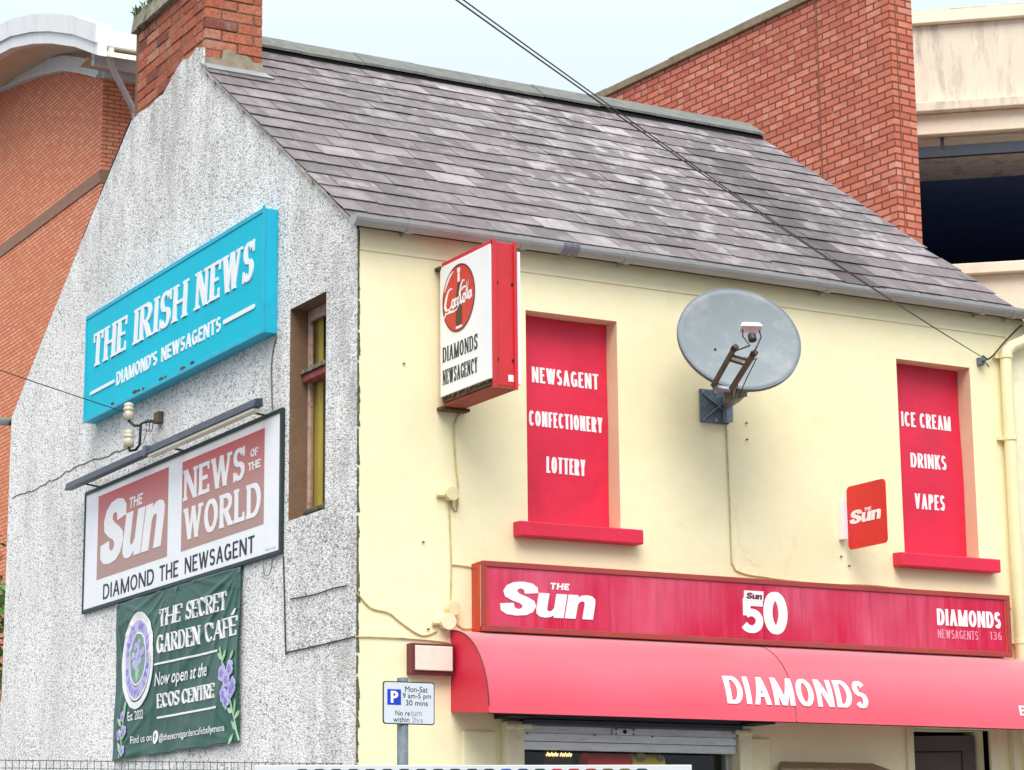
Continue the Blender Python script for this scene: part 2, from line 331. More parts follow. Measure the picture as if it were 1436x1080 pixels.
M['bandstone'] = paint('grey_band_brick', S(150, 116, 98), .9, .15, 14, bump=.4)
M['coping'] = paint('lichened_coping', S(140, 126, 104), .95, .15, 9, dirt=S(90, 92, 66), damt=.7, dscale=6, bump=.5)
M['whitefascia'] = paint('white_fascia', S(228, 230, 232), .5, .03, 2, stretch=(1, 1.5, .6), dirt=S(170, 170, 164), damt=.4, dscale=2.2)
M['soffit'] = paint('tan_soffit', S(206, 190, 168), .7, .08, 3)
M['concrete'] = paint('stained_beige_concrete', S(224, 212, 194), .9, .06, 4, stretch=(2, 2, .35), dirt=S(120, 112, 104), damt=.7, dscale=3.2, bump=.2)
M['concretelight'] = paint('cream_concrete', S(238, 227, 206), .85, .05, 4, dirt=S(190, 172, 140), damt=.4, dscale=4, bump=.15)
M['mosstop'] = paint('mossy_ledge', S(196, 184, 150), .9, .15, 9, dirt=S(126, 122, 60), damt=.9, dscale=7)
M['navy'] = paint('dark_blue_steel', S(40, 50, 66), .5, .15, 6)
M['deckshade'] = paint('car_deck_shade', S(92, 108, 146), .9, .1, 3)  # blue-grey colour carries the shade inside the open deck
M['asphalt'] = paint('asphalt', (.05, .05, .052, 1), .9, .2, 8, bump=.4, bscale=90)
M['paving'] = paint('paving', (.25, .245, .235, 1), .85, .15, 3, bump=.3)
M['leafgreen'] = foliage('green_leaves', (.035, .10, .025, 1), (.13, .30, .06, 1))
M['leafbrown'] = foliage('brown_leaves', (.10, .06, .025, 1), (.30, .21, .09, 1))
M['bark'] = paint('bark', (.10, .07, .05, 1), .9, .2, 10, bump=.6)
M['edge'] = paint('blackened_edge', S(86, 84, 66), .95, .3, 30, dirt=S(150, 148, 130), damt=.8, dscale=16, bump=.5)
M['moss'] = foliage('moss_tuft', (.05, .10, .02, 1), (.16, .26, .06, 1))

# ---------------------------------------------------------------- builders
class MB:
    def __init__(s): s.v, s.f, s.mi, s.c = [], [], [], []
    def add(s, vs, fs, mi=0, col=None):
        o = len(s.v); s.v += [tuple(p) for p in vs]
        for f in fs: s.f.append(tuple(i+o for i in f)); s.mi.append(mi); s.c.append(col)
    def quad(s, a, b, c, d, mi=0, col=None): s.add([a, b, c, d], [(0, 1, 2, 3)], mi, col)
    def box(s, x0, x1, y0, y1, z0, z1, mi=0, col=None):
        vs = [(x, y, z) for z in (z0, z1) for y in (y0, y1) for x in (x0, x1)]
        s.add(vs, [(0, 2, 3, 1), (4, 5, 7, 6), (0, 1, 5, 4), (1, 3, 7, 5), (3, 2, 6, 7), (2, 0, 4, 6)], mi, col)
    def hexa(s, p, mi=0, col=None):   # 8 points: 4 front loop, 4 back loop
        s.add(p, [(0, 1, 2, 3), (7, 6, 5, 4), (0, 4, 5, 1), (1, 5, 6, 2), (2, 6, 7, 3), (3, 7, 4, 0)], mi, col)
    def bar(s, a, b, w, h, upv=(0, 0, 1), mi=0):
        a, b = Vector(a), Vector(b); d = (b-a).normalized(); u = Vector(upv); x = d.cross(u).normalized(); u = x.cross(d)
        c = [x*w/2+u*h/2, -x*w/2+u*h/2, -x*w/2-u*h/2, x*w/2-u*h/2]
        s.hexa([a+k for k in c]+[b+k for k in c], mi)
    def tube(s, pts, r, n=8, mi=0, caps=True):
        pts = [Vector(p) for p in pts]; rings = []; prev = None
        for i, p in enumerate(pts):
            d = (pts[min(i+1, len(pts)-1)]-pts[max(i-1, 0)]).normalized()
            if prev is None: x = d.orthogonal().normalized()
            else: x = (prev - d*prev.dot(d)).normalized()
            prev = x; y = d.cross(x); rr = r[i] if hasattr(r, '__len__') else r
            rings.append([p+(x*math.cos(k*2*math.pi/n)+y*math.sin(k*2*math.pi/n))*rr for k in range(n)])
        o = [p for q in rings for p in q]; fs = []
        for i in range(len(rings)-1):
            for k in range(n): fs.append((i*n+k, i*n+(k+1) % n, (i+1)*n+(k+1) % n, (i+1)*n+k))
        if caps: fs.append(tuple(range(n))[::-1]); fs.append(tuple(range((len(rings)-1)*n, len(rings)*n)))
        s.add(o, fs, mi)
    def prism(s, poly, mapf, d0, d1, mi=0):
        n = len(poly); vs = [mapf(u, v, d1) for u, v in poly]+[mapf(u, v, d0) for u, v in poly]
        s.add(vs, [tuple(range(n))]+[(i, i+n, (i+1) % n+n, (i+1) % n) for i in range(n)], mi)
    def build(s, name, mats, parent=None, smooth=False, bevel=0, loc=None, rotz=0):
        me = bpy.data.meshes.new(name)
        if s.f:
            me.from_pydata(s.v, [], s.f)
        for m in (mats if isinstance(mats, (list, tuple)) else [mats]): me.materials.append(m)
        for p, i in zip(me.polygons, s.mi): p.material_index = i; p.use_smooth = smooth
        if any(c is not None for c in s.c):
            at = me.color_attributes.new('col', 'FLOAT_COLOR', 'CORNER'); k = 0
            for p, c in zip(me.polygons, s.c):
                c = c or (.5, 0, 0)
                for _ in p.loop_indices: at.data[k].color = (*c, 1); k += 1
        me.validate(); me.update()
        import bmesh
        bm = bmesh.new(); bm.from_mesh(me); bmesh.ops.recalc_face_normals(bm, faces=bm.faces); bm.to_mesh(me); bm.free()
        o = bpy.data.objects.new(name, me); COL.objects.link(o)
        if parent is not None: o.parent = parent
        if loc is not None: o.location = loc
        if rotz: o.rotation_euler = (0, 0, rotz)
        if bevel:
            b = o.modifiers.new('bevel', 'BEVEL'); b.width = bevel; b.segments = 2; b.limit_method = 'ANGLE'; b.angle_limit = R(50)
        if smooth:
            try: me.shade_auto_smooth
            except Exception: pass
        return o
def empty(name, label, cat, loc=(0, 0, 0), group=None):
    o = bpy.data.objects.new(name, None); COL.objects.link(o)
    o.empty_display_size = .1; o['label'] = label; o['category'] = cat
    if group: o['group'] = group
    return o                                      # parts keep world coordinates (loc stays at the origin)
def tag(o, label, cat, group=None):
    o['label'] = label; o['category'] = cat
    if group: o['group'] = group
    return o
def struct(o): o['kind'] = 'structure'; return o

GX = lambda X: (lambda u, v, d: Vector((X-d, -u, v)))      # on a face looking towards -X (reads right along -Y)
FY = lambda Y: (lambda u, v, d: Vector((u, Y-d, v)))       # on a face looking towards the street

# ---- lettering drawn with a broad pen
def arc(cx, cy, rx, ry, a0, a1, n=14):
    return [(cx+rx*math.cos(R(a0+(a1-a0)*i/n)), cy+ry*math.sin(R(a0+(a1-a0)*i/n))) for i in range(n+1)]
LN = lambda a, b, k=None: ([a, b], k)
SS = arc(.5, .75, .5, .25, 25, 270, 16)+arc(.5, .25, .5, .25, 90, -155, 16)[1:]
GLY = {
 'A': (.80, [LN((0, 0), (.5, 1), .35), LN((.5, 1), (1, 0), 1), LN((.2, .32), (.8, .32))], [(0, 0), (1, 0)]),
 'C': (.74, [(arc(.52, .5, .52, .5, 42, 318, 22), None)], [('t', 1, .80)]),
 'D': (.78, [LN((0, 0), (0, 1)), ([(0, 1)]+arc(.42, .5, .58, .5, 90, -90, 18)+[(0, 0)], None)], [(0, 0), (0, 1)]),
 'E': (.62, [LN((0, 0), (0, 1)), LN((0, 1), (1, 1)), LN((0, 0), (1, 0)), LN((0, .52), (.82, .52))], [(0, 0), (0, 1), ('t', 1, 1), ('t', 1, 0)]),
 'F': (.60, [LN((0, 0), (0, 1)), LN((0, 1), (1, 1)), LN((0, .5), (.85, .5))], [(0, 0), (0, 1), ('t', 1, 1)]),
 'G': (.80, [(arc(.52, .5, .52, .5, 45, 330, 22), None), LN((1, .06), (1, .44)), LN((.58, .44), (1, .44))], [('t', 1, .82)]),
 'H': (.80, [LN((0, 0), (0, 1)), LN((1, 0), (1, 1)), LN((0, .5), (1, .5))], [(0, 0), (0, 1), (1, 0), (1, 1)]),
 'I': (.0, [LN((.5, 0), (.5, 1))], [(.5, 0), (.5, 1)]),
 'K': (.76, [LN((0, 0), (0, 1)), LN((.05, .42), (1, 1), .5), LN((.3, .58), (1, 0), 1)], [(0, 0), (0, 1), (1, 0), (1, 1)]),
 'L': (.58, [LN((0, 0), (0, 1)), LN((0, 0), (1, 0))], [(0, 0), (0, 1), ('t', 1, 0)]),
 'M': (1.0, [LN((0, 0), (0, 1), .6), LN((0, 1), (.5, 0), 1), LN((.5, 0), (1, 1), .5), LN((1, 0), (1, 1), 1)], [(0, 0), (1, 0), (0, 1), (1, 1)]),
 'N': (.82, [LN((0, 0), (0, 1), .45), LN((0, 1), (1, 0), 1), LN((1, 0), (1, 1), .45)], [(0, 0), (0, 1), (1, 1)]),
 'O': (.82, [(arc(.5, .5, .5, .5, 90, 450, 32), 'c')], []),
 'P': (.66, [LN((0, 0), (0, 1)), ([(0, 1)]+arc(.45, .74, .55, .26, 90, -90, 14)+[(0, .48)], None)], [(0, 0), (0, 1)]),
 'R': (.74, [LN((0, 0), (0, 1)), ([(0, 1)]+arc(.45, .75, .5, .25, 90, -90, 14)+[(0, .5)], None), LN((.42, .5), (1, 0), 1)], [(0, 0), (0, 1), (1, 0)]),
 'S': (.64, [(SS, None)], [('t', 1, .86), ('t', 0, .14)]),
 'T': (.70, [LN((.5, 0), (.5, 1)), LN((0, 1), (1, 1))], [(.5, 0), ('t', 0, 1), ('t', 1, 1)]),
 'U': (.78, [([(0, 1), (0, .4)]+arc(.5, .34, .5, .34, 180, 360, 16)+[(1, .4), (1, 1)], None)], [(0, 1), (1, 1)]),
 'V': (.78, [LN((0, 1), (.5, 0), 1), LN((.5, 0), (1, 1), .4)], [(0, 1), (1, 1)]),
 'W': (1.16, [LN((0, 1), (.27, 0), 1), LN((.27, 0), (.5, 1), .45), LN((.5, 1), (.73, 0), 1), LN((.73, 0), (1, 1), .45)], [(0, 1), (1, 1)]),
 'Y': (.76, [LN((0, 1), (.5, .42), 1), LN((.5, .42), (1, 1), .4), LN((.5, 0), (.5, .45))], [(.5, 0), (0, 1), (1, 1)]),
 '0': (.70, [(arc(.5, .5, .5, .5, 90, 450, 32), 'c')], []),
 '1': (.30, [LN((.8, 0), (.8, 1)), LN((0, .76), (.8, 1), 0)], []),
 '3': (.62, [(arc(.45, .75, .5, .25, 140, -90, 14)+arc(.45, .25, .55, .25, 90, -150, 14)[1:], None)], []),
 '5': (.64, [LN((.12, 1), (1, 1)), LN((.12, .5), (.12, 1)), (arc(.42, .31, .58, .31, 128, -150, 20), None)], []),
 '6': (.66, [(arc(.5, .3, .5, .3, 90, 450, 24), 'c'), ([(0, .3)]+arc(.75, .42, .75, .58, 180, 92, 10), None)], []),
 "'": (.12, [LN((.5, .7), (.5, 1))], []),
 # lower case forms of the red-top title
 'u': (.80, [([(0, 1), (0, .42)]+arc(.5, .34, .5, .34, 180, 300, 10)+[(.95, .32)], None), LN((1, 0), (1, 1))], []),
 'n': (.80, [LN((0, 0), (0, 1)), ([(.05, .66)]+arc(.5, .66, .5, .34, 150, 0, 12)+[(1, .5), (1, 0)], None)], []),
}
def strokes(mb, pts, hw, mapf, d0, d1, closed=False):
    n = len(pts); L, Rr = [], []
    if n == 2 and abs(pts[1][1]-pts[0][1]) > 1e-6 and not hasattr(hw, '__len__'):
        (x0, y0), (x1, y1) = pts; ln = math.hypot(x1-x0, y1-y0); s_ = abs(y1-y0)/ln
        off = hw/max(s_, .3); q = 4
        for i in range(q+1):
            x, y = x0+(x1-x0)*i/q, y0+(y1-y0)*i/q; L.append((x-off, y)); Rr.append((x+off, y))
        n = q+1
    else:
        if n == 2:
            (x0, y0), (x1, y1) = pts; q = 4; pts = [(x0+(x1-x0)*i/q, y0+(y1-y0)*i/q) for i in range(q+1)]; n = q+1
        for i in range(n):
            if closed: a, b = pts[(i-1) % n], pts[(i+1) % n]
            else: a, b = pts[max(i-1, 0)], pts[min(i+1, n-1)]
            dx, dy = b[0]-a[0], b[1]-a[1]; l = math.hypot(dx, dy) or 1; h = hw[i] if hasattr(hw, '__len__') else hw
            L.append((pts[i][0]-dy/l*h, pts[i][1]+dx/l*h)); Rr.append((pts[i][0]+dy/l*h, pts[i][1]-dx/l*h))
    vs = [mapf(*p, d1) for p in L]+[mapf(*p, d1) for p in Rr]+[mapf(*p, d0) for p in L]+[mapf(*p, d0) for p in Rr]
    fs = []
    for i in range(n if closed else n-1):
        j = (i+1) % n
        fs += [(i, j, n+j, n+i), (i, 2*n+i, 2*n+j, j), (n+i, n+j, 3*n+j, 3*n+i)]
    if not closed: fs += [(0, n, 3*n, 2*n), (n-1, 3*n-1, 4*n-1, 2*n-1)]
    mb.add(vs, fs)
def lay_text(mb, s, mapf, u0, u1, v0, v1, t=.2, h=.2, serif=0, slant=0, gap=.14, depth=.002, space=.38):
    H = v1-v0; T, Hh = t*H, h*H
    items = []; nat = 0
    for ch in s:
        if ch == ' ': items.append((ch, space)); nat += space; continue
        items.append((ch, GLY[ch][0])); nat += GLY[ch][0]+gap
    nat -= gap
    nI = sum(1 for c in s if c in "I"); avail = (u1-u0-slant*H)/H - nI*t
    xs = avail/max(nat, .01); x = u0; k = 0
    for ch, w in items:
        if ch == ' ': x += space*xs*H; continue
        W = w*xs*H if ch != 'I' else T
        _, sts, ser = GLY[ch]
        def P(u, v, curve):
            px = T/2+u*(W-T); py = (Hh/2+v*(H-Hh)) if curve else v*H
            return px, py
        sh = lambda px, py: (x+px+slant*py, v0+py)
        for st in sts:
            pts, kk = st; closed = kk == 'c'
            k += 1; d1 = depth+(k % 9)*.00012
            if len(pts) == 2:
                (a, b), (c, d) = pts
                if abs(b-d) < 1e-6:
                    y = Hh/2+b*(H-Hh); q = [sh(a*W, y), sh(c*W, y)]
                    strokes(mb, q, [Hh/2]*2 if False else Hh/2*1.0, mapf, 0, d1) if False else strokes(mb, [q[0], ((q[0][0]+q[1][0])/2, (q[0][1]+q[1][1])/2), q[1]], Hh/2, mapf, 0, d1)
                else:
                    wgt = (Hh+(T-Hh)*kk) if kk is not None else T
                    if kk is not None and not serif: wgt = Hh+(T-Hh)*max(kk, .75)
                    strokes(mb, [sh(*P(a, b, 0)), sh(*P(c, d, 0))], wgt/2*.999, mapf, 0, d1)
            else:
                raw = [P(u, v, 1) for u, v in pts]; q = [sh(*p) for p in raw]; n = len(q)
                if abs(pts[0][0]) < 1e-6 and pts[0][1] == 1 and ch in 'UVu': q[0] = sh(raw[0][0], H)
                if ch in 'Uu' and not closed and pts[-1][1] == 1: q[-1] = sh(raw[-1][0], H)
                if ch == 'n': q[-1] = sh(raw[-1][0], 0)
                if closed: q = q[:-1]; raw = raw[:-1]; n -= 1
                hw = []
                for i in range(n):
                    if closed: a, b = raw[(i-1) % n], raw[(i+1) % n]
                    else: a, b = raw[max(i-1, 0)], raw[min(i+1, n-1)]
                    dx, dy = b[0]-a[0], b[1]-a[1]; l = math.hypot(dx, dy) or 1
                    hw.append(.5*(Hh+(T-Hh)*abs(dy)/l))
                strokes(mb, q, hw, mapf, 0, d1, closed)
        if serif:
            for sf in ser:
                k += 1; d1 = depth+(k % 9)*.00012; sth = max(Hh*.85, .05*H)
                if sf[0] == 't':
                    _, uu, vv = sf; xx = (uu*W-Hh*.55) if uu > .5 else Hh*.55
                    y1 = min(max(vv*H, .0), H); yy0, yy1 = (y1-.26*H, y1) if vv >= .9 else ((0, .26*H) if vv <= .05 else (y1-.15*H, y1+.15*H))
                    strokes(mb, [sh(xx, yy0), sh(xx, yy1)], Hh*.5, mapf, 0, d1)
                else:
                    px = T/2+sf[0]*(W-T); y = sth/2 if sf[1] == 0 else H-sth/2
                    ww = T/2+serif*H*.5
                    strokes(mb, [sh(px-ww, y), sh(px, y), sh(px+ww, y)], sth/2, mapf, 0, d1)
        x += W+gap*xs*H
def text(parent, s, mat, mapf, u0, u1, v0, v1, name='lettering', **k):
    mb = MB(); lay_text(mb, s, mapf, u0, u1, v0, v1, **k)
    return mb.build(name, mat, parent)
def ftext(parent, s, mat, mapf, u0, u1, v0, v1, off=0.0, shear=0, depth=.002, name='lettering'):
    cu = bpy.data.curves.new('t', 'FONT'); cu.body = s; cu.offset = off; cu.shear = shear; cu.resolution_u = 3; cu.fill_mode = 'FRONT'
    o = bpy.data.objects.new('t', cu); COL.objects.link(o)
    dg = bpy.context.evaluated_depsgraph_get(); me = bpy.data.meshes.new_from_object(o.evaluated_get(dg))
    bpy.data.objects.remove(o); bpy.data.curves.remove(cu)
    xs = [v.co.x for v in me.vertices]; ys = [v.co.y for v in me.vertices]
    x0, x1, y0, y1 = min(xs), max(xs), min(ys), max(ys)
    mb = MB(); vs = [mapf(u0+(v.co.x-x0)/(x1-x0)*(u1-u0), v0+(v.co.y-y0)/(y1-y0)*(v1-v0), depth) for v in me.vertices]
    mb.add(vs, [tuple(p.vertices) for p in me.polygons]); bpy.data.meshes.remove(me)
    return mb.build(name, mat, parent)
def disc(cx, cy, rx, ry, n=40, a0=0): return [(cx+rx*math.cos(a0+i*2*math.pi/n), cy+ry*math.sin(a0+i*2*math.pi/n)) for i in range(n)]
def ring(mb, cx, cy, rx, ry, w, mapf, d0, d1, n=48):
    strokes(mb, disc(cx, cy, rx-w/2, ry-w/2, n), w/2, mapf, d0, d1, True)
def rrect(u0, u1, v0, v1, r, n=5):
    p = []
    for cx, cy, a in ((u1-r, v0+r, -90), (u1-r, v1-r, 0), (u0+r, v1-r, 90), (u0+r, v0+r, 180)):
        for i in range(n+1): p.append((cx+r*math.cos(R(a+90*i/n)), cy+r*math.sin(R(a+90*i/n))))
    return p

SUN_S = [(.98, .69), (.62, .65), (.59, .75), (.50, .80), (.41, .77), (.40, .70), (.48, .64), (.72, .55), (.91, .45), (.98, .30), (.92, .13), (.75, .03), (.48, 0), (.22, .03), (.05, .13), (0, .33), (.36, .37), (.40, .24), (.50, .19), (.60, .22), (.62, .29), (.54, .36), (.30, .44), (.10, .54), (.03, .70), (.10, .87), (.27, .97), (.52, 1), (.78, .96), (.94, .85)]
SUN_U = [(0, 1), (.37, 1), (.37, .38), (.39, .28), (.47, .25), (.56, .29), (.62, .40), (.62, 1), (1, 1), (1, 0), (.65, 0), (.65, .10), (.52, .01), (.34, -.02), (.15, .02), (.03, .14), (0, .32)]
SUN_N = [(1-x, 1-y) for x, y in SUN_U]
def sun_title(parent, mat, mapf, u0, u1, v0, v1, slant, depth=.003):
    # heavy italic title: capital S, then u and n at two thirds of its height
    H = v1-v0; w = u1-u0-slant*H*.72; k = MB(); g = 0
    for shape, a, b_, h in ((SUN_S, 0, .385, 1), (SUN_U, .385, .685, .70), (SUN_N, .70, 1.0, .70)):
        g += 1; k.prism([(u0+w*(a+(b_-a)*x)+slant*y*h*H, v0+y*h*H) for x, y in shape], mapf, 0, depth+g*.0003)
    return k.build('lettering', mat, parent)

# ================================================================ the setting: ground
g = MB(); g.quad((-200, -200, 0), (300, -200, 0), (300, 300, 0), (-200, 300, 0)); struct(g.build('ground', M['asphalt']))
g = MB(); g.box(-3.2, 20, -3.2, 0.3, .004, .12); g.box(-3.2, 0.3, 0.3, 24, .004, .12); struct(g.build('pavement', M['paving']))

# ================================================================ the shop
shop = empty('shop_building', 'cream fronted corner newsagent shop with speckled roughcast gable and slate roof', 'building')
XE, YE, ZE = 4.56, 5.78, 5.0
RY, RZ = 2.82, 7.04
# front wall with openings
def wall_holes(mb, mapf, U0, U1, V0, V1, holes, rmi=1):
    us = sorted({U0, U1, *[h[0] for h in holes], *[h[1] for h in holes]}); vs = sorted({V0, V1, *[h[2] for h in holes], *[h[3] for h in holes]})
    for a, b in zip(us, us[1:]):
        for c, d in zip(vs, vs[1:]):
            if any(h[0] <= a and b <= h[1] and h[2] <= c and d <= h[3] for h in holes): continue
            mb.quad(mapf(a, c, 0), mapf(b, c, 0), mapf(b, d, 0), mapf(a, d, 0))
    for (a, b, c, d, dp, mi) in holes:
        mb.quad(mapf(a, c, 0), mapf(a, d, 0), mapf(a, d, -dp), mapf(a, c, -dp), mi); mb.quad(mapf(b, c, 0), mapf(b, d, 0), mapf(b, d, -dp), mapf(b, c, -dp), mi)
        mb.quad(mapf(a, d, 0), mapf(b, d, 0), mapf(b, d, -dp), mapf(a, d, -dp), mi); mb.quad(mapf(a, c, 0), mapf(b, c, 0), mapf(b, c, -dp), mapf(a, c, -dp), mi)
w = MB()
W1 = (1.003, 1.586, 3.50, 4.664); W2 = (3.545, 4.108, 3.487, 4.654)
wall_holes(w, FY(0), 0, XE, 0, 5.0, [(*W1, .125, 1), (*W2, .125, 1), (.905, 2.30, .75, 2.43, .10, 0), (3.536, 4.105, .12, 2.472, .22, 0)])
w.build('front_wall', [M['cream'], M['peach']], shop)
# eaves band, a shallow plaster ledge
e = MB(); e.box(0.004, XE, -.007, -.001, 4.875, 4.998); e.build('eaves_band', M['cream'], shop, bevel=.006)
# gable with the roughcast coat
def ztop(y):
    f = 5.03+.715*y; r = 5.0+(YE-y)*(RZ-5.0)/(YE-RY)
    return min(f, r)
gb = MB()
WY0, WY1, WZ0, WZ1 = .372, .838, 3.555, 4.735
brk = [0, .06, WY0, WY1, 1.4, 2.182, 2.188, 2.3, 2.42, 2.52, 2.62, 2.74, 2.86, 2.98, 3.1, 3.25, 3.42, 4.2, 5.0, YE]
wrap = {2.188: 6.70, 2.3: 6.735, 2.42: 6.70, 2.52: 6.725, 2.62: 6.70, 2.74: 6.645, 2.86: 6.60, 2.98: 6.605, 3.1: 6.585, 3.25: 6.60, 3.42: 6.59}
zt = lambda y: wrap.get(y, ztop(y))
for a, b in zip(brk, brk[1:]):
    za, zb = zt(a), zt(b)
    if a == WY0:
        gb.quad((-.012, a, 0), (-.012, b, 0), (-.012, b, WZ0), (-.012, a, WZ0)); gb.quad((-.012, a, WZ1), (-.012, b, WZ1), (-.012, b, zb), (-.012, a, za))
    else: gb.quad((-.012, a, 0), (-.012, b, 0), (-.012, b, zb), (-.012, a, za))
    xe_ = .003 if a >= 2.182 and b <= 3.42 else .06
    gb.quad((-.012, a, za), (-.012, b, zb), (xe_, b, zb), (xe_, a, za))
gb.quad((-.012, 0, 0), (-.012, 0, 5.03), (.0, 0, 5.03), (.0, 0, 0)); gb.quad((-.012, YE, 0), (-.012, YE, 5.0), (.3, YE, 5.0), (.3, YE, 0))
d = .125
for (p, q) in (((WY0, WZ0), (WY0, WZ1)), ((WY0, WZ1), (WY1, WZ1)), ((WY1, WZ1), (WY1, WZ0)), ((WY1, WZ0), (WY0, WZ0))):
    gb.quad((-.012, *p), (-.012, *q), (d, *q), (d, *p), 1)
gb.build('gable_wall', [M['rough'], M['reveal']], shop)
# ragged broken edge of the roughcast at the corner
eg = MB(); z = .1; rr = random.Random(3)
while z < 4.98:
    dz = rr.uniform(.012, .06); wd = rr.choice((.0015, .003, .003, .005, .007, .010)) * (1.4 if z < 3.2 else 1)
    w2 = rr.uniform(.3, 1)*wd
    eg.hexa([(-.008, -.003-rr.random()*.004, z), (wd, -.004, z), (w2, -.004, z+dz), (-.008, -.004, z+dz), (-.008, -.0005, z), (wd, -.0005, z), (w2, -.0005, z+dz), (-.008, -.0005, z+dz)]); z += dz*(1.35 if rr.random() < .25 else 1)
eg.build('corner_edge', M['edge'], shop)
# crack in the gable
ck = MB(); rr = random.Random(5)
def jag(pts, n=7, a=.012, X=-.0135):
    out = []
    for p, q in zip(pts, pts[1:]):
        for i in range(n): f = i/n; out.append((X, p[0]+(q[0]-p[0])*f+rr.uniform(-a, a), p[1]+(q[1]-p[1])*f+rr.uniform(-a, a)))
    out.append((X, *pts[-1])); return out
ck.tube(jag([(5.68, 4.386), (5.05, 4.384), (4.45, 4.40), (3.75, 4.387), (3.30, 4.37)]), .0035, 5)
ck.build('crack', M['edge'], shop)
# rear and right walls
b = MB(); b.quad((0, YE-.002, 0), (XE, YE-.002, 0), (XE, YE-.002, 5.0), (0, YE-.002, 5.0))
b.add([(XE, 0, 0), (XE, YE, 0), (XE, YE, 5.0), (XE, RY, 7.0), (XE, 0, 5.0)], [(0, 1, 2, 3, 4)])
b.build('rear_wall', M['cream'], shop)

# ---- slates
def slates(front=True):
    mb = MB(); rr = random.Random(11 if front else 12)
    if front: o = Vector((0, -.045, 5.0)); s_ = Vector((0, RY+.045, RZ-5.0))
    else: o = Vector((0, YE+.06, 4.96)); s_ = Vector((0, RY-YE-.06, RZ-4.96))
    Ltot = s_.length; s_.normalize(); nrm = Vector((1, 0, 0)).cross(s_)
    if nrm.z < 0: nrm = -nrm
    n = 18; ex = Ltot/n; wd = .262
    for r in range(n):
        LX = -.035 if front else -.012
        x = LX - (wd/2 if r % 2 else 0)
        while x < XE+.03:
            w_ = wd+rr.uniform(-.012, .012); a = max(x, LX+rr.uniform(-.006, .004)); bb = min(x+w_, XE+.03+rr.uniform(-.012, .006))
            if bb-a > .03:
                s0 = r*ex+rr.uniform(-.005, .005); s1 = min((r+1)*ex+.03, Ltot)
                slip = 0
                if rr.random() < .03: slip = rr.uniform(.01, .03)
                if r == 0: slip = 0
                if (s_*s0+o).y > (2.19-.03 if front else 9) or (not front and (o+s_*s1).y < 3.45):
                    a = max(a, .388)
                    if bb-a < .03: x += w_; continue
                s0 -= slip; tl = rr.uniform(-.004, .004); lift = .0095+rr.uniform(0, .004); th = .005
                g_ = .0018
                P = lambda u, s, h: o+Vector((u, 0, 0))+s_*s+nrm*h
                cx = (a+bb)/2; f = (r+.5)/n
                base = min(1, max(0, rr.gauss(.42, .22)))
                # bleached patches gather towards the middle and right of the slope
                pat = min(1, max(.05, .30+.85*math.exp(-((cx-3.0)/1.3)**2-((f-.5)/.4)**2)+(.35 if rr.random() < .12 else 0)+(.25 if f > .8 else 0)))
                if rr.random() < .05: base = .85
                xs_ = 3.36+.50*f
                st = math.exp(-((cx-xs_)/.24)**2)*(1 if f < .80 else 0)
                col = (base, pat, st) if front else (base, .2, 0)
                p0, p1, p2, p3 = P(a+g_, s0+tl, lift), P(bb-g_, s0-tl, lift), P(bb-g_, s1, .003), P(a+g_, s1, .003)
                q = [p0-nrm*th, p1-nrm*th, p2-nrm*.002, p3-nrm*.002]
                mb.hexa([p0, p1, p2, p3]+q, 0, col)
            x += w_
    bs = MB()
    return mb, (o, s_, Ltot, nrm)
mb, info = slates(True)
roof = mb.build('roof', M['slate'], shop)
o_, s_, L_, n_ = info
ud = MB()
pf = lambda x, y: (x, y, 5.0+(y+.045)*(RZ-5.0)/(RY+.045)-.005)
pr_ = lambda x, y: (x, y, 4.96+(YE+.06-y)*(RZ-4.96)/(YE+.06-RY)-.005)
ud.quad(pf(-.03, -.045), pf(XE+.02, -.045), pf(XE+.02, 2.17), pf(-.03, 2.17)); ud.quad(pf(.386, 2.17), pf(XE+.02, 2.17), pf(XE+.02, RY), pf(.386, RY))
ud.quad(pr_(-.008, YE+.06), pr_(XE+.02, YE+.06), pr_(XE+.02, 3.44), pr_(-.008, 3.44)); ud.quad(pr_(.386, 3.44), pr_(XE+.02, 3.44), pr_(XE+.02, RY), pr_(.386, RY))
ud.build('roof_underlay', M['dark'], roof)
mb, _ = slates(False); mb.build('rear_slates', M['slate'], roof)
# mortar fillet under the verge
vf = MB(); rr = random.Random(9); y = 0.0
while y < 2.15:
    dy = rr.uniform(.04, .12); vf.hexa([(-.03, y, 5.03+.715*y-.016-rr.random()**2*.03), (-.03, y+dy, 5.03+.715*(y+dy)-.016-rr.random()**2*.03), (-.03, y+dy, 5.03+.715*(y+dy)-.004), (-.03, y, 5.03+.715*y-.004),
        (.0, y, 5.03+.715*y-.05), (.0, y+dy, 5.03+.715*(y+dy)-.05), (.0, y+dy, 5.03+.715*(y+dy)-.004), (.0, y, 5.03+.715*y-.004)]); y += dy
vf.build('verge_mortar', M['vmortar'], roof)
# ridge tiles
rd = MB(); x = .40; rr = random.Random(4)
while x < XE:
    x1 = min(x+.46, XE+.02); j = rr.uniform(-.006, .006)
    for sgn in (-1, 1):
        y0 = RY; y1 = RY+sgn*.185; z0 = RZ+.062+j; z1 = RZ+.062-.185*.70+j
        rd.hexa([(x, y0, z0), (x1-.004, y0, z0), (x1-.004, y1, z1), (x, y1, z1), (x, y0, z0-.024), (x1-.004, y0, z0-.024), (x1-.004, y1, z1-.018), (x, y1, z1-.018)])
    x = x1
rd.build('ridge_tiles', M['ridge'], roof)
bd = MB(); bd.hexa([(.4, RY-.168, RZ-.118), (XE, RY-.168, RZ-.118), (XE, RY-.168, RZ-.088), (.4, RY-.168, RZ-.088), (.4, RY-.13, RZ-.118), (XE, RY-.13, RZ-.118), (XE, RY-.13, RZ-.06), (.4, RY-.13, RZ-.06)])
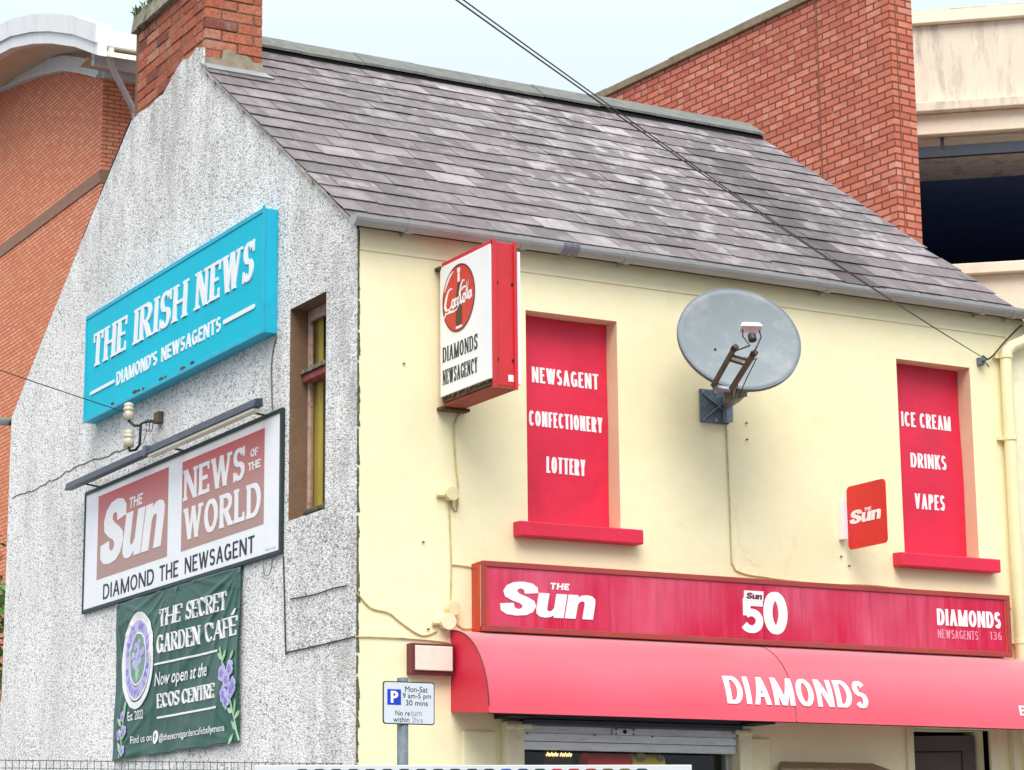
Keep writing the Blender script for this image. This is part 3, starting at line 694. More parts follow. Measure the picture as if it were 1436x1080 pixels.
bd.build('ridge_bedding_shade', M['dark'], roof)  # near-black strip, the shadow below the ridge tiles put into its colour

# ---- chimney
cm = MB(); CX0, CX1, CY0, CY1 = .004, .385, 2.19, 3.42
cm.box(CX0+.004, CX1-.004, CY0+.004, CY1-.004, 6.0, 7.21)
chim = cm.build('chimney', M['mortar'], shop)
bk = MB(); rr = random.Random(21); ch = .0685; bl = .215; z = 6.42; row = 0; rr.random()
def brickbox(x0, x1, y0, y1, z0, z1):
    c = (min(1, max(0, rr.gauss(.6, .2) if rr.random() > .12 else rr.uniform(0, .25))), 0, 0)
    dz0, dz1 = rr.uniform(-.0025, .0015), rr.uniform(-.0025, .0015)
    bk.box(x0, x1, y0, y1, z0+dz0, z1+dz1, 0, c)
while z < 7.20:
    j = .0062
    # front and back faces (along X)
    x = CX0 - (bl/2 if row % 2 else 0)
    while x < CX1:
        a, b_ = max(x, CX0), min(x+bl, CX1)
        if b_-a > .03:
            pr = rr.uniform(-.004, .004)
            brickbox(a+j if a > CX0 else a, b_-j if b_ < CX1 else b_, CY0-pr, CY0+.05, z+j, z+ch-.002); brickbox(a+j, b_-j, CY1-.05, CY1+pr, z+j, z+ch-.002)
        x += bl
    y = CY0+.05 - (bl/2 if row % 2 else .05)
    while y < CY1:
        a, b_ = max(y, CY0+.052), min(y+bl, CY1-.052)
        if b_-a > .03:
            pr = rr.uniform(-.004, .004); brickbox(CX0-pr, CX0+.05, a+j, b_-j, z+j, z+ch-.002); brickbox(CX1-.05, CX1+pr, a+j, b_-j, z+j, z+ch-.002)
        y += bl
    z += ch; row += 1
bk.build('brickwork', M['cbrick'], chim, bevel=.003)
cr = MB(); rr = random.Random(2)
ys = [CY1+.012-(CY1-CY0+.03)*i/12 for i in range(13)]
for a, b_ in zip(ys, ys[1:]):
    cr.hexa([(-.03, a, 7.203-.012*rr.random()), (-.03, b_, 7.203-.012*rr.random()), (-.03+.02, b_, 7.33), (-.03+.02, a, 7.33), (CX1+.03, a, 7.2), (CX1+.03, b_, 7.2), (CX1, b_, 7.33), (CX1, a, 7.33)])
cr.build('crown', M['crown'], chim, bevel=.006)
# mortar repair and lead at the foot of the stack
fl = MB(); zb = lambda y: 5.0+(y+.045)*(RZ-5.0)/(RY+.045)
pts = [(.0, 6.575), (.0, 6.64), (.11, 6.645), (.12, 6.70), (.16, 6.71), (.21, 6.69), (.28, 6.69), (.33, 6.65), (.385, 6.66), (.389, 6.575)]
fl.prism(pts, FY(CY0-.002), 0, .010); fl.build('mortar_patch', M['cement'], chim)
ld = MB(); yb = CY0-.012
ld.hexa([(-.005, yb, 6.60), (.40, yb, 6.60), (.43, yb-.10, zb(yb-.10)+.024), (-.02, yb-.10, zb(yb-.10)+.024), (-.005, yb+.01, 6.59), (.40, yb+.01, 6.59), (.43, yb-.09, zb(yb-.09)+.004), (-.02, yb-.09, zb(yb-.09)+.004)])
ld.build('lead_flashing', M['lead'], chim, bevel=.003)
# weed in the crown
wd = MB(); rr = random.Random(8)
for i in range(70):
    y = 3.42-rr.random()**1.5*.42; x = -.02+rr.random()*.06; hgt = rr.uniform(.02, .065) if y > 3.2 else rr.uniform(.01, .04)
    p = Vector((x, y, 7.315)); dv = Vector((rr.uniform(-.6, .3), rr.uniform(-.8, .8), 1.2)).normalized(); sd_ = dv.cross(Vector((rr.random()-.5, rr.random()-.5, rr.random()-.5))).normalized()*.008
    c = (rr.random(), 0, 0); m_ = p+dv*hgt*.6+Vector((rr.uniform(-.01, .01), rr.uniform(-.02, .02), 0)); t_ = p+dv*hgt+Vector((rr.uniform(-.03, .0), rr.uniform(-.05, .05), -.01))
    wd.add([p-sd_*.4, p+sd_*.4, m_+sd_, t_, m_-sd_], [(0, 1, 2, 3, 4)], 0, c)
tag(wd.build('weed_tuft', M['moss']), 'green weed and moss tuft growing on the chimney top', 'weed')
# aerial rods behind the stack
ae = MB(); ae.tube([(.39, 3.10, 7.30), (.62, 2.96, 7.37)], .0035, 6); ae.tube([(.39, 3.16, 7.22), (.52, 3.09, 7.225)], .003, 6); ae.tube([(.40, 3.20, 7.1), (.40, 3.20, 7.4)], .012, 8)
tag(ae.build('aerial', M['galv']), 'thin metal aerial rods sticking out behind the chimney', 'aerial')

# ---- gutter
def halfround(x0, x1, yc, zc, r=.050, t=.004, n=10):
    mb = MB(); o = []
    for k in range(n+1):
        a = math.pi+math.pi*k/n; o.append((yc+r*math.cos(a), zc+r*math.sin(a)))
    i = [(yc+(y-yc)*(1-t/r), zc+(z-zc)*(1-t/r)) for y, z in o]
    prof = o+i[::-1]; m = len(prof)
    mb.add([(x0, *p) for p in prof]+[(x1, *p) for p in prof], [(k, (k+1) % m, m+(k+1) % m, m+k) for k in range(m)]+[tuple(range(m)), tuple(range(m, 2*m))])
    return mb
GY, GZ = -.092, 5.028
gut = halfround(-.075, 4.80, GY, GZ).build('gutter', M['gutter'], shop)
en = MB(); en.prism([(GY+.05*math.cos(a), GZ+.05*math.sin(a)) for a in [math.pi+math.pi*k/10 for k in range(11)]], lambda u, v, d: Vector((-.076-d, u, v)), 0, .004); en.build('stop_end', M['gutter'], gut)
for x in (.244, .936, 1.596, 2.985, 4.15, 4.393):
    halfround(x-.02, x+.02, GY, GZ, .056, .006).build('gutter_clip', M['gutter'], gut)
    k = MB(); k.box(x-.012, x+.012, GY+.03, -.018, GZ-.06, GZ-.035); k.build('bracket', M['gutter'], gut)
for x in (1.185, 1.222, 1.258): halfround(x-.015, x+.013, GY, GZ, .055, .005).build('tape_wrap', M['tape'], gut)
halfround(-.10, 4.6, YE+.10, 5.01, .05).build('rear_gutter', M['gutter'], shop)
tp = MB(); zs = [4.975, 4.93, 4.885, 4.84, 4.80, 4.76, 4.70, 4.2, 3.5, 2.5, .12]
pth = [(4.56, -.092, 4.985), (4.56, -.085, 4.92), (4.545, -.078, 4.885), (4.50, -.068, 4.85), (4.40, -.06, 4.805), (4.365, -.056, 4.775), (4.352, -.055, 4.73), (4.352, -.055, 4.2), (4.350, -.055, 3.5), (4.345, -.055, .12)]
tp.tube(pth, .036, 14); dp = tp.build('downpipe', M['creamplastic'], shop, smooth=True)
for z in (4.74, 4.232, 3.0, 1.6):
    k = MB(); k.tube([(4.352, -.055, z-.014), (4.352, -.055, z+.014)], .042, 14); k.box(4.29, 4.41, -.030, -.002, z-.010, z+.010); k.build('pipe_clip', M['creamplastic'], dp)

for x, z in ((.372, 3.355), (.40, 2.905), (3.075, 3.44), (3.13, 3.39), (2.44, 4.165), (2.44, 4.07), (.26, 4.29)):
    k = MB(); k.tube([(x, -.0005, z), (x, -.012, z)], .0045, 8); k.tube([(x+.002, -.010, z), (x+.006, -.014, z-.006)], .002, 6); k.build('wall_fixing', M['rust'], shop)
# ---- boarded windows
def board(Wd, words):
    u0, u1, v0, v1 = Wd
    mb = MB(); n = 14
    # slightly buckled sheet
    rr = random.Random(int(u0*100)); ph = rr.random()*6
    f = lambda u, v: .004*math.sin(7*(v-v0)+ph)+.004*math.sin(9*u+3*v+ph)
    us = [u0+.002+(u1-u0-.004)*i/n for i in range(n+1)]; vs = [v0+.002+(v1-v0-.004)*i/(2*n) for i in range(2*n+1)]
    vv = [(u, .108+f(u, v), v) for v in vs for u in us]
    mb.add(vv, [(j*(n+1)+i, j*(n+1)+i+1, (j+1)*(n+1)+i+1, (j+1)*(n+1)+i) for j in range(2*n) for i in range(n)])
    mb.box(u0, u1, .124, .135, v0, v1)
    bo = mb.build('window_board', M['redpaint'], shop)
    mf = lambda u, v, d: Vector((u, .108+f(u, v)-d, v))
    for (s, a, b_, c, d_) in words: text(bo, s, M['white'], mf, a, b_, c, d_, t=.175, h=.13, gap=.16, space=.45)
    sl = MB(); sl.hexa([(u0-.09, -.075, v0-.085), (u1+.10, -.075, v0-.085), (u1+.10, -.075, v0-.006), (u0-.09, -.075, v0-.006), (u0-.09, .12, v0-.085), (u1+.10, .12, v0-.085), (u1+.10, .12, v0+.004), (u0-.09, .12, v0+.004)])
    sl.build('window_sill', M['redpaint'], shop, bevel=.006)
board(W1, [('NEWSAGENT', 1.099, 1.529, 4.292, 4.380), ('CONFECTIONERY', 1.075, 1.548, 4.049, 4.134), ('LOTTERY', 1.183, 1.432, 3.798, 3.888)])
board(W2, [('ICE CREAM', 3.654, 4.033, 4.274, 4.364), ('DRINKS', 3.707, 3.974, 4.028, 4.116), ('VAPES', 3.726, 3.949, 3.780, 3.872)])

# ---- gable window
wf = MB(); xg = .095
wf.box(xg, .124, WY1-.024, WY1, WZ0, WZ1); wf.box(xg, .124, WY0, WY0+.024, WZ0, WZ1); wf.box(xg, .124, WY0+.024, WY1-.024, WZ1-.06, WZ1); wf.box(xg, .124, WY0+.024, WY1-.024, WZ0, WZ0+.03)
win = wf.build('window', M['peel'], shop, bevel=.004)
tr = MB(); tr.box(.06, .13, WY0, WY1-.004, 4.325, 4.368); tr.build('transom', M['peel2'], win, bevel=.008)
tr = MB(); tr.hexa([(.045, WY1-.004, 4.369), (.045, WY0, 4.369), (.06, WY0, 4.402), (.06, WY1-.004, 4.402), (.13, WY1-.004, 4.369), (.13, WY0, 4.369), (.13, WY0, 4.41), (.13, WY1-.004, 4.41)]); tr.build('transom_ledge', M['edge'], win, bevel=.006)
sg = MB(); sg.bar((.045, WY0+.01, 3.585), (.045, WY1-.12, 3.585), .06, .03, (0, 0, 1)); sg.build('window_ledge', M['edge'], win, bevel=.008)
bd_ = MB()
for yy in (WY1-.03, WY1-.05): bd_.box(.088, .1, yy-.010, yy, 4.42, 4.64)
bd_.build('glazing_bead', M['peel'], win)
gp = MB(); gp.box(.108, .111, WY0+.024, WY1-.024, WZ0+.03, WZ1-.06); gp.build('pane', M['glass'], win)
cu = MB(); n = 26; fx = lambda y: .14+.008*math.sin(y*95)
ya, yb_ = WY1+.16, WY0+.345
pts = [(fx(ya+(yb_-ya)*i/n), ya+(yb_-ya)*i/n) for i in range(n+1)]
cu.add([(x, y, WZ0) for x, y in pts]+[(x, y, WZ1) for x, y in pts], [(i, i+1, n+2+i, n+1+i) for i in range(n)]); cu.build('curtain', M['curtain'], win, smooth=True)
bl_ = MB(); bl_.box(.165, .17, WY0-.1, WY0+.40, WZ0, 4.52); bl_.build('blind', M['lightblind'], win)
dk = MB(); dk.box(.30, .31, WY0-.2, WY1+.2, WZ0-.2, WZ1+.2); dk.build('room_backdrop', M['glass_dark'], win)

# ---- shop window, shutter, pilasters, door
sw = MB()
for a in ((.905, 2.30, .75, .80), (.905, 2.30, 2.31, 2.335)): sw.box(a[0], a[1], .03, .08, a[2], a[3])
for a in ((.905, .935), (2.262, 2.30)): sw.box(a[0], a[1], .03, .08, .80, 2.31)
swo = sw.build('shop_window', M['alu'], shop, bevel=.003)
k = MB(); k.box(.935, 2.262, .05, .056, .80, 2.31); k.build('pane', M['glass'], swo)
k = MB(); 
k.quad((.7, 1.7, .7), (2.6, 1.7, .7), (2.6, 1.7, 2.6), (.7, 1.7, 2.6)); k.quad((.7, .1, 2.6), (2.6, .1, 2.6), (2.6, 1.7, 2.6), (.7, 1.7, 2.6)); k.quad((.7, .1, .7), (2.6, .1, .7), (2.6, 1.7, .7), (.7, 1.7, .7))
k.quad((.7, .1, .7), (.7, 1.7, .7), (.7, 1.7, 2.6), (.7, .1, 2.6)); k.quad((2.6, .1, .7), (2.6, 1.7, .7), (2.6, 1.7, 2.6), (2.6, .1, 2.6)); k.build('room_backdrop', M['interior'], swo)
sh = MB()
for i in range(4): sh.box(.915, 2.285, -.10+.008*(i % 2), -.04, 2.427+i*.03, 2.427+i*.03+.027)
sho = sh.build('roller_shutter', M['shutter'], shop, bevel=.004)
k = MB(); k.box(.93, 2.275, -.055, -.012, 2.345, 2.425); k.box(.93, 2.275, -.062, -.056, 2.378, 2.386); k.box(1.47, 1.62, -.066, -.0562, 2.387, 2.42); k.build('shutter_rail', M['alu'], sho, bevel=.003)
k = MB(); k.prism(disc(1.545, 2.403, .011, .011, 16), FY(-.066), 0, .004); k.build('shutter_lock', M['dark'], sho)
for x, z, y in ((1.49, 2.392, .066), (1.49, 2.414, .066), (1.60, 2.392, .066), (1.60, 2.414, .066), (1.36, 2.382, .062), (1.72, 2.382, .062), (.95, 2.382, .062), (2.255, 2.382, .062)):
    k = MB(); k.prism(disc(x, z, .0045, .005, 8), FY(-y), 0, .003); k.build('screw', M['dark'], sho)
k = MB(); k.box(.93, 2.275, -.05, -.010, 2.30, 2.343); k.build('bottom_bar', M['alu'], sho, bevel=.003)
for x0, x1, lab in ((.78, .91, 0), (2.29, 2.42, 1)):
    k = MB(); k.box(x0, x1, -.22, -.01, 2.455, 2.54); k.build('shutter_bracket', M['dark'], sho, bevel=.004)
for x0, x1 in ((.825, .925), (2.28, 2.365)):
    k = MB(); k.box(x0, x1, -.075, -.001, .12, 2.44); k.box(x0-.01 if x0 < 1 else x0-.03, x1+.045 if x0 < 1 else x1, -.085, -.0755, 2.405, 2.428)
    k.build('pilaster', M['creamtrim'], shop, bevel=.004)
for x0, x1 in ((.40, .62), (2.39, 2.53)):
    k = MB(); k.box(x0+.20 if x0 < 1 else x0, x1+.17 if x0 < 1 else x1, -.012, -.001, .2, 2.39); k.build('wall_panel', M['cream'], shop, bevel=.004)
df = MB(); df.box(3.486, 3.536, -.02, .05, .12, 2.515); df.box(4.105, 4.166, -.02, .05, .12, 2.515); df.box(3.536, 4.105, -.02, .05, 2.472, 2.515)
dfo = df.build('door', M['creamtrim'], shop, bevel=.004)
k = MB(); a = Vector((4.085, .10, 0)); bvec = Vector((3.60, .34, 0)); nn = (bvec-a).normalized(); pn = Vector((-nn.y, nn.x, 0))
k.hexa([a+Vector((0, 0, .14)), bvec+Vector((0, 0, .14)), bvec+Vector((0, 0, 2.45)), a+Vector((0, 0, 2.45))]+[q+pn*-.04 for q in (a+Vector((0, 0, .14)), bvec+Vector((0, 0, .14)), bvec+Vector((0, 0, 2.45)), a+Vector((0, 0, 2.45)))])
lf = k.build('door_leaf', M['door'], dfo, bevel=.003)
k = MB(); sgn = 1 if pn.y < 0 else -1
fa = lambda f, z: a+nn*(f*(bvec-a).length)+pn*(.004*sgn if sgn > 0 else -.044)+Vector((0, 0, z))
for f0, f1, z0, z1 in ((.14, .84, 2.352, 2.36), (.14, .155, 1.2, 2.352), (.825, .84, 1.2, 2.352)): k.quad(fa(f0, z0), fa(f1, z0), fa(f1, z1), fa(f0, z1))
k.build('panel_moulding', M['dark'], lf)
k = MB(); k.quad((3.4, .9, .1), (4.3, .9, .1), (4.3, .9, 2.6), (3.4, .9, 2.6)); k.quad((3.4, .23, .1), (3.4, .9, .1), (3.4, .9, 2.6), (3.4, .23, 2.6)); k.quad((4.3, .23, .1), (4.3, .9, .1), (4.3, .9, 2.6), (4.3, .23, 2.6)); k.quad((3.4, .23, 2.6), (4.3, .23, 2.6), (4.3, .9, 2.6), (3.4, .9, 2.6)); k.build('hall_backdrop', M['interior'], dfo)
k = MB(); k.box(4.255, 4.315, -.05, -.001, .12, 2.52); k.build('pilaster', M['creamtrim'], shop, bevel=.004)
k = MB(); k.hexa([(2.53, -.10, 2.18), (3.31, -.10, 2.18), (3.31, -.10, 2.225), (2.53, -.10, 2.225), (2.56, -.002, 2.18), (3.28, -.002, 2.18), (3.24, -.002, 2.27), (2.60, -.002, 2.27)]); k.box(2.56, 3.28, -.08, -.003, 1.6, 2.179)
tag(k.build('notice_case', M['timber'], bevel=.004), 'weathered timber case with sloping top on the cream wall beside the doorway', 'case')

# ---- goods inside the window
def display(x0, x1, y, z, mat, label, cat, round_=True):
    mb = MB(); r_ = .05
    mb.tube([(x0, y, z-r_), (x1, y, z-r_)], r_, 16); t = tag(mb.build('packet_roll', mat, smooth=False), label, cat, 'goods hanging inside the shop window')
    k = MB()
    k.tube([((x0+x1)/2-.03, y, z-.002), ((x0+x1)/2-.03, y, z+.10)], .002, 6)
    k.build('hook', M['white'], t); return t
display(1.43, 1.70, .17, 2.305, M['boxred'], 'bright red packet hanging behind the shop window glass', 'packet')
t = display(1.71, 1.92, .17, 2.305, M['boxyellow'], 'yellow packet hanging beside the red one in the shop window', 'packet')
k = MB(); k.prism(disc(1.76, 2.285, .03, .03, 20), FY(.119), 0, .004); k.prism(disc(1.885, 2.28, .018, .02, 16), FY(.119), 0, .004); k.build('print_spot', M['timber'], t)
mb = MB(); mb.box(1.20, 1.38, .20, .30, 1.9, 2.31); t = tag(mb.build('display_card', M['boxbrown'], bevel=.004), 'brown display card with pale scribble inside the shop window', 'card')
k = MB()
for i, x in enumerate((1.215, 1.24, 1.265, 1.30, 1.325, 1.35)): strokes(k, [(x, 2.284), (x+.008, 2.302), (x+.016, 2.284), (x+.022, 2.298)], .004, FY(.198), 0, .003)
k.build('pale_scribble', M['glow'], t)

# ================================================================ signs and fittings on the gable
# cyan box sign
t = empty('newspaper_sign', 'bright cyan box sign with raised white lettering high on the speckled gable', 'sign')
k = MB(); k.box(-.094, -.013, 1.012, 3.948, 4.634, 5.353); k.build('sign_box', M['cyan_frame'], t, bevel=.004)
k = MB(); k.box(-.098, -.0945, 1.03, 3.93, 4.655, 5.33); k.build('face_panel', M['cyan'], t)
k = MB(); k.box(-.104, -.0945, 1.004, 1.030, 4.628, 5.368); k.box(-.103, -.0945, 3.93, 3.95, 4.630, 5.357); k.box(-.103, -.0945, 1.030, 3.93, 5.33, 5.357); k.box(-.103, -.0945, 1.030, 3.93, 4.630, 4.655)
k.build('rim', M['cyan_frame'], t, bevel=.002)
mf = GX(-.098)
for s, a, b_ in (('THE', -3.80, -3.165), ('IRISH', -3.04, -2.14), ('NEWS', -2.02, -1.137)):
    text(t, s, M['white'], mf, a, b_, 4.976, 5.200, t=.245, h=.085, serif=.15, slant=.10, gap=.17, depth=.006)
text(t, "DIAMOND'S", M['white'], mf, -3.337, -2.63, 4.768, 4.858, t=.22, h=.17, gap=.17, depth=.004)
text(t, "NEWSAGENTS", M['white'], mf, -2.555, -1.622, 4.768, 4.858, t=.22, h=.17, gap=.17, depth=.004)
k = MB(); k.prism(rrect(-3.826, -3.378, 4.796, 4.818, .010), mf, 0, .006); k.prism(rrect(-1.578, -1.13, 4.796, 4.822, .010), mf, 0, .006); k.build('rule', M['white'], t)
k = MB(); rr = random.Random(6)
for y, s_2 in ((3.0, .05), (2.93, .02), (2.85, .025), (2.55, .045), (2.48, .012), (2.2, .05), (2.05, .04), (3.4, .03)):
    k.prism(disc(-y, 4.658+rr.random()*.012, s_2*.8, .007+rr.random()*.004, 10), GX(-.098), 0, .0058)
k.build('rust_spots', M['rust'], t)

# lightbox with faded titles
t = empty('title_board', 'dark framed white sign with two faded red brown panels below the cyan sign', 'sign')
k = MB()
for a in ((.890, .918, 3.383, 4.192), (4.052, 4.073, 3.383, 4.192), (.918, 4.052, 4.168, 4.192), (.918, 4.052, 3.383, 3.407)): k.box(-.034, -.013, a[0], a[1], a[2], a[3])
k.build('frame', M['dgreen'], t, bevel=.002)
k = MB(); k.box(-.028, -.014, .918, 4.052, 3.407, 4.168); k.build('face_panel', M['white2'], t)
mf = GX(-.028)
k = MB(); k.prism([(-3.813, 3.578), (-2.576, 3.578), (-2.576, 4.127), (-3.813, 4.127)], mf, 0, .001); pa = k.build('title_panel', M['faded'], t)
sun_title(pa, M['white'], GX(-.029), -3.785, -2.60, 3.655, 4.062, .28, .002)
text(pa, 'THE', M['white'], GX(-.029), -3.243, -3.0, 3.963, 4.032, t=.24, h=.2, slant=.2)
k = MB(); k.prism([(-2.352, 3.578), (-1.132, 3.578), (-1.132, 4.119), (-2.352, 4.119)], mf, 0, .001); pa = k.build('title_panel', M['faded'], t)
text(pa, 'NEWS', M['white'], GX(-.029), -2.318, -1.405, 3.876, 4.062, t=.26, h=.13, serif=.10, gap=.14)
text(pa, 'WORLD', M['white'], GX(-.029), -2.305, -1.175, 3.635, 3.828, t=.26, h=.13, serif=.10, gap=.14)
text(pa, 'OF', M['white'], GX(-.029), -1.32, -1.22, 3.981, 4.026, t=.26, h=.16, serif=.14)
text(pa, 'THE', M['white'], GX(-.029), -1.352, -1.184, 3.907, 3.953, t=.26, h=.16, serif=.14)
for s, a, b_ in (('DIAMOND', -3.68, -2.786), ('THE', -2.692, -2.388), ('NEWSAGENT', -2.284, -1.255)): text(t, s, M['black'], mf, a, b_, 3.437, 3.533, t=.2, h=.12, gap=.17)
ftext(t, 'Gilmore Signs', M['inkfade'], mf, -1.10, -.96, 3.418, 3.436)
# trough light
t = empty('trough_light', 'long dark trough light on brackets above the white title board', 'lamp')
xa, xb = -.165, -.105
k = MB(); k.hexa([(xa, 4.11, 4.20), (xb, 4.11, 4.205), (xb, 4.11, 4.255), (xa+.015, 4.11, 4.25), (xa, .985, 4.20), (xb, .985, 4.205), (xb, .985, 4.255), (xa+.015, .985, 4.25)]); k.build('hood', M['trough'], t, bevel=.004)
k = MB(); k.box(xa-.004, xb+.003, 2.62, 2.66, 4.196, 4.259); k.build('joint_sleeve', M['galvdark'], t, bevel=.002)
k = MB(); k.box(xa+.008, xb-.006, 1.0, 2.60, 4.180, 4.1995); k.build('tube_diffuser', M['diffuser'], t, bevel=.004)
for y in (1.15, 2.36, 3.82): k = MB(); k.tube([(-.12, y, 4.205), (-.034, y-.04, 4.185), (-.013, y-.05, 4.185)], .006, 6); k.build('bracket', M['cable'], t)

# café banner
BU0, BU1, BV0, BV1 = -3.425, -1.435, 2.398, 3.382
def bdisp(u, v):
    a = (u-BU0)/(BU1-BU0); b_ = (v-BV0)/(BV1-BV0); d = .012
    for cu_, cv, k_, amp in ((1.0, 1.0, 20, .013), (0.0, 1.0, 18, .010), (.5, 1.06, 26, .009), (0, 0, 16, .007), (1, 0, 15, .006)):
        dx, dy = a-cu_, (b_-cv)*.6; r_ = math.hypot(dx, dy)+.02; th = math.atan2(dy, dx)
        d += amp*max(0, math.sin(th*k_+cu_*2))**3*math.exp(-r_*2.9)*min(1, r_*6)
    d += .008*math.sin(9*a-5*b_+1)*math.sin(3.1*b_)+.003*max(0, math.sin(11*a+6*b_))**4
    d += .010*max(0, 1-b_*12)*(.5+.5*math.sin(a*23))
    return d
bm_ = lambda u, v, d: Vector((-.016-bdisp(u, v)-d-(.003 if d > 0 else 0), -u, v))
nu, nv = 120, 80
k = MB(); us = [BU0+(BU1-BU0)*i/nu for i in range(nu+1)]
vs_ = []
for j in range(nv+1):
    for u in us:
        a = (u-BU0)/(BU1-BU0); v = BV0+(BV1-BV0)*j/nv - (.004*math.sin(a*19)+.003*math.sin(a*43))*(1-j/nv)
        vs_.append(bm_(u, v, 0))
k.add(vs_, [(j*(nu+1)+i, j*(nu+1)+i+1, (j+1)*(nu+1)+i+1, (j+1)*(nu+1)+i) for j in range(nv) for i in range(nu)])
ban = k.build('cafe_banner', M['banner'], smooth=True)
tag(ban, 'creased dark green café banner with lilac badge hung under the white title board', 'banner')
so = ban.modifiers.new('thick', 'SOLIDIFY'); so.thickness = .002
D3 = dict(depth=.004)
k = MB(); ring(k, -3.013, 2.99, .282, .298, .040, bm_, .001, .004); ring(k, -3.013, 2.995, .232, .252, .010, bm_, .001, .0052); ring(k, -3.010, 2.997, .155, .165, .010, bm_, .001, .0052); badge = k.build('badge', M['white'], ban)
k = MB(); strokes(k, disc(-3.013, 2.994, .193, .207, 48), .038, bm_, .001, .0045, True); k.build('badge_ring', M['lilac'], badge)
k = MB(); n = 40
for r0, r1 in ((0.001, .05), (.05, .10), (.10, .150)): strokes(k, disc(-3.010, 2.997, (r0+r1)/2, (r0+r1)/2*1.06, n), (r1-r0)/2, bm_, .001, .004, True)
k.build('badge_centre', M['sage'], badge)
# lettering round the ring and flowers in the middle
k = MB(); s = 'THE SECRET GARDEN CAFE'
for i, chh in enumerate(s):
    if chh == ' ': continue
    an = R(100-360*i/len(s)); cx, cy = -3.013+.193*math.cos(an), 2.994+.207*math.sin(an)
    def mm(u, v, d, an=an, cx=cx, cy=cy):
        q = an-math.pi/2; return bm_(cx+u*math.cos(q)-v*math.sin(q), cy+u*math.sin(q)+v*math.cos(q), d)
    lay_text(k, chh, mm, -.018, .018, -.021, .021, t=.22, h=.16, depth=.0058)
k.build('ring_lettering', M['lilac2'], badge)
def flower(k, u, v, r, n=5, a0=0, d=.006):
    for i in range(n):
        a = a0+i*2*math.pi/n; k.prism(disc(u+r*.55*math.cos(a), v+r*.55*math.sin(a), r*.5, r*.5, 9), bm_, .001, d+.0003*i)
k = MB(); rr = random.Random(3)
for i in range(16):
    q = rr.random()*6.28; r_ = rr.random()**.6*.10; flower(k, -3.01+r_*math.cos(q), 3.03+r_*math.sin(q)*.9, .025, 5, q, .0065)
k.build('badge_flowers', M['lilac'], badge)
k = MB()
for dx in (-.05, -.02, .01, .05): strokes(k, [(-3.01, 2.86), (-3.01+dx*.6, 2.93), (-3.01+dx, 2.99)], .006, bm_, .001, .006)
k.build('badge_stems', M['leafprint'], badge)
SER = dict(serif=.11, t=.185, h=.075, gap=.14, depth=.004)
for s, a, b_ in (('THE', -2.664, -2.30), ('SECRET', -2.23, -1.64)): text(ban, s, M['white'], bm_, a, b_, 3.158, 3.264, slant=.08, **SER)
for s, a, b_ in (('GARDEN', -2.678, -2.03), ('CAFE', -1.95, -1.473)): text(ban, s, M['white'], bm_, a, b_, 2.998, 3.108, **SER)
k = MB(); strokes(k, [(-1.535, 3.115), (-1.50, 3.15)], .009, bm_, .001, .0045); k.build('accent', M['white'], ban)
ftext(ban, 'Now open at the', M['white'], bm_, -2.70, -1.905, 2.780, 2.885, off=.012, shear=.22, depth=.004)
for s, a, b_ in (('ECOS', -2.666, -2.335), ('CENTRE', -2.285, -1.788)): text(ban, s, M['white'], bm_, a, b_, 2.671, 2.756, **SER)
k = MB()
for a, b_, v in ((-2.712, -1.76, 2.936), (-2.671, -1.742, 2.615)): strokes(k, [(a+(b_-a)*i/20, v) for i in range(21)], .006, bm_, .001, .004)
k.build('rule', M['white'], ban)
ftext(ban, 'Est. 2022', M['white'], bm_, -3.148, -2.884, 2.626, 2.682, off=.01, depth=.004)
ftext(ban, 'Find us on', M['white'], bm_, -3.097, -2.75, 2.484, 2.530, off=.006, depth=.004)
k = MB(); strokes(k, disc(-2.69, 2.502, .020, .018, 20), .022, bm_, .001, .004, True); ic = k.build('round_icon', M['white'], ban)
ftext(ic, 'f', M['banner'], bm_, -2.70, -2.677, 2.482, 2.522, off=.02, depth=.007)
ftext(ban, '@thesecretgardencafeballymena', M['white'], bm_, -2.63, -1.622, 2.462, 2.518, off=.006, depth=.004)
# printed flower sprays
def spray(base, flowers, leaves, rf):
    k = MB()
    strokes(k, base, .007, bm_, .001, .004)
    for (u, v, a) in leaves: 
        c, s_3 = math.cos(a), math.sin(a); pl = [(x_*c-y_*s_3+u, x_*s_3+y_*c+v) for x_, y_ in ((0, 0), (.03, .016), (.065, .010), (.08, 0), (.05, -.014), (.02, -.010))]; k.prism(pl, bm_, .001, .0045)
    k.build('printed_stem', M['leafprint'], ban)
    k = MB()
    for i, (u, v) in enumerate(flowers): flower(k, u, v, rf, 5, i*.7, .006)
    fo = k.build('printed_flowers', M['lilac'], ban)
    k = MB()
    for i, (u, v) in enumerate(flowers): flower(k, u, v, rf*.45, 5, i*.5, .0085)
    k.build('flower_centres', M['lilac2'], fo)
spray([(-1.725, 2.95), (-1.66, 2.86), (-1.60, 2.78), (-1.56, 2.68), (-1.53, 2.60), (-1.49, 2.54), (-1.455, 2.46), (-1.42, 2.41)],
      [(-1.66, 2.80), (-1.55, 2.82), (-1.60, 2.76), (-1.53, 2.70), (-1.64, 2.68), (-1.60, 2.64), (-1.50, 2.72)],
      [(-1.66, 2.86, 1.0), (-1.68, 2.88, 2.6), (-1.56, 2.87, .6), (-1.49, 2.56, 1.3), (-1.48, 2.53, .6), (-1.51, 2.57, 2.8), (-1.47, 2.47, 2.4), (-1.50, 2.45, 3.9)], .048)
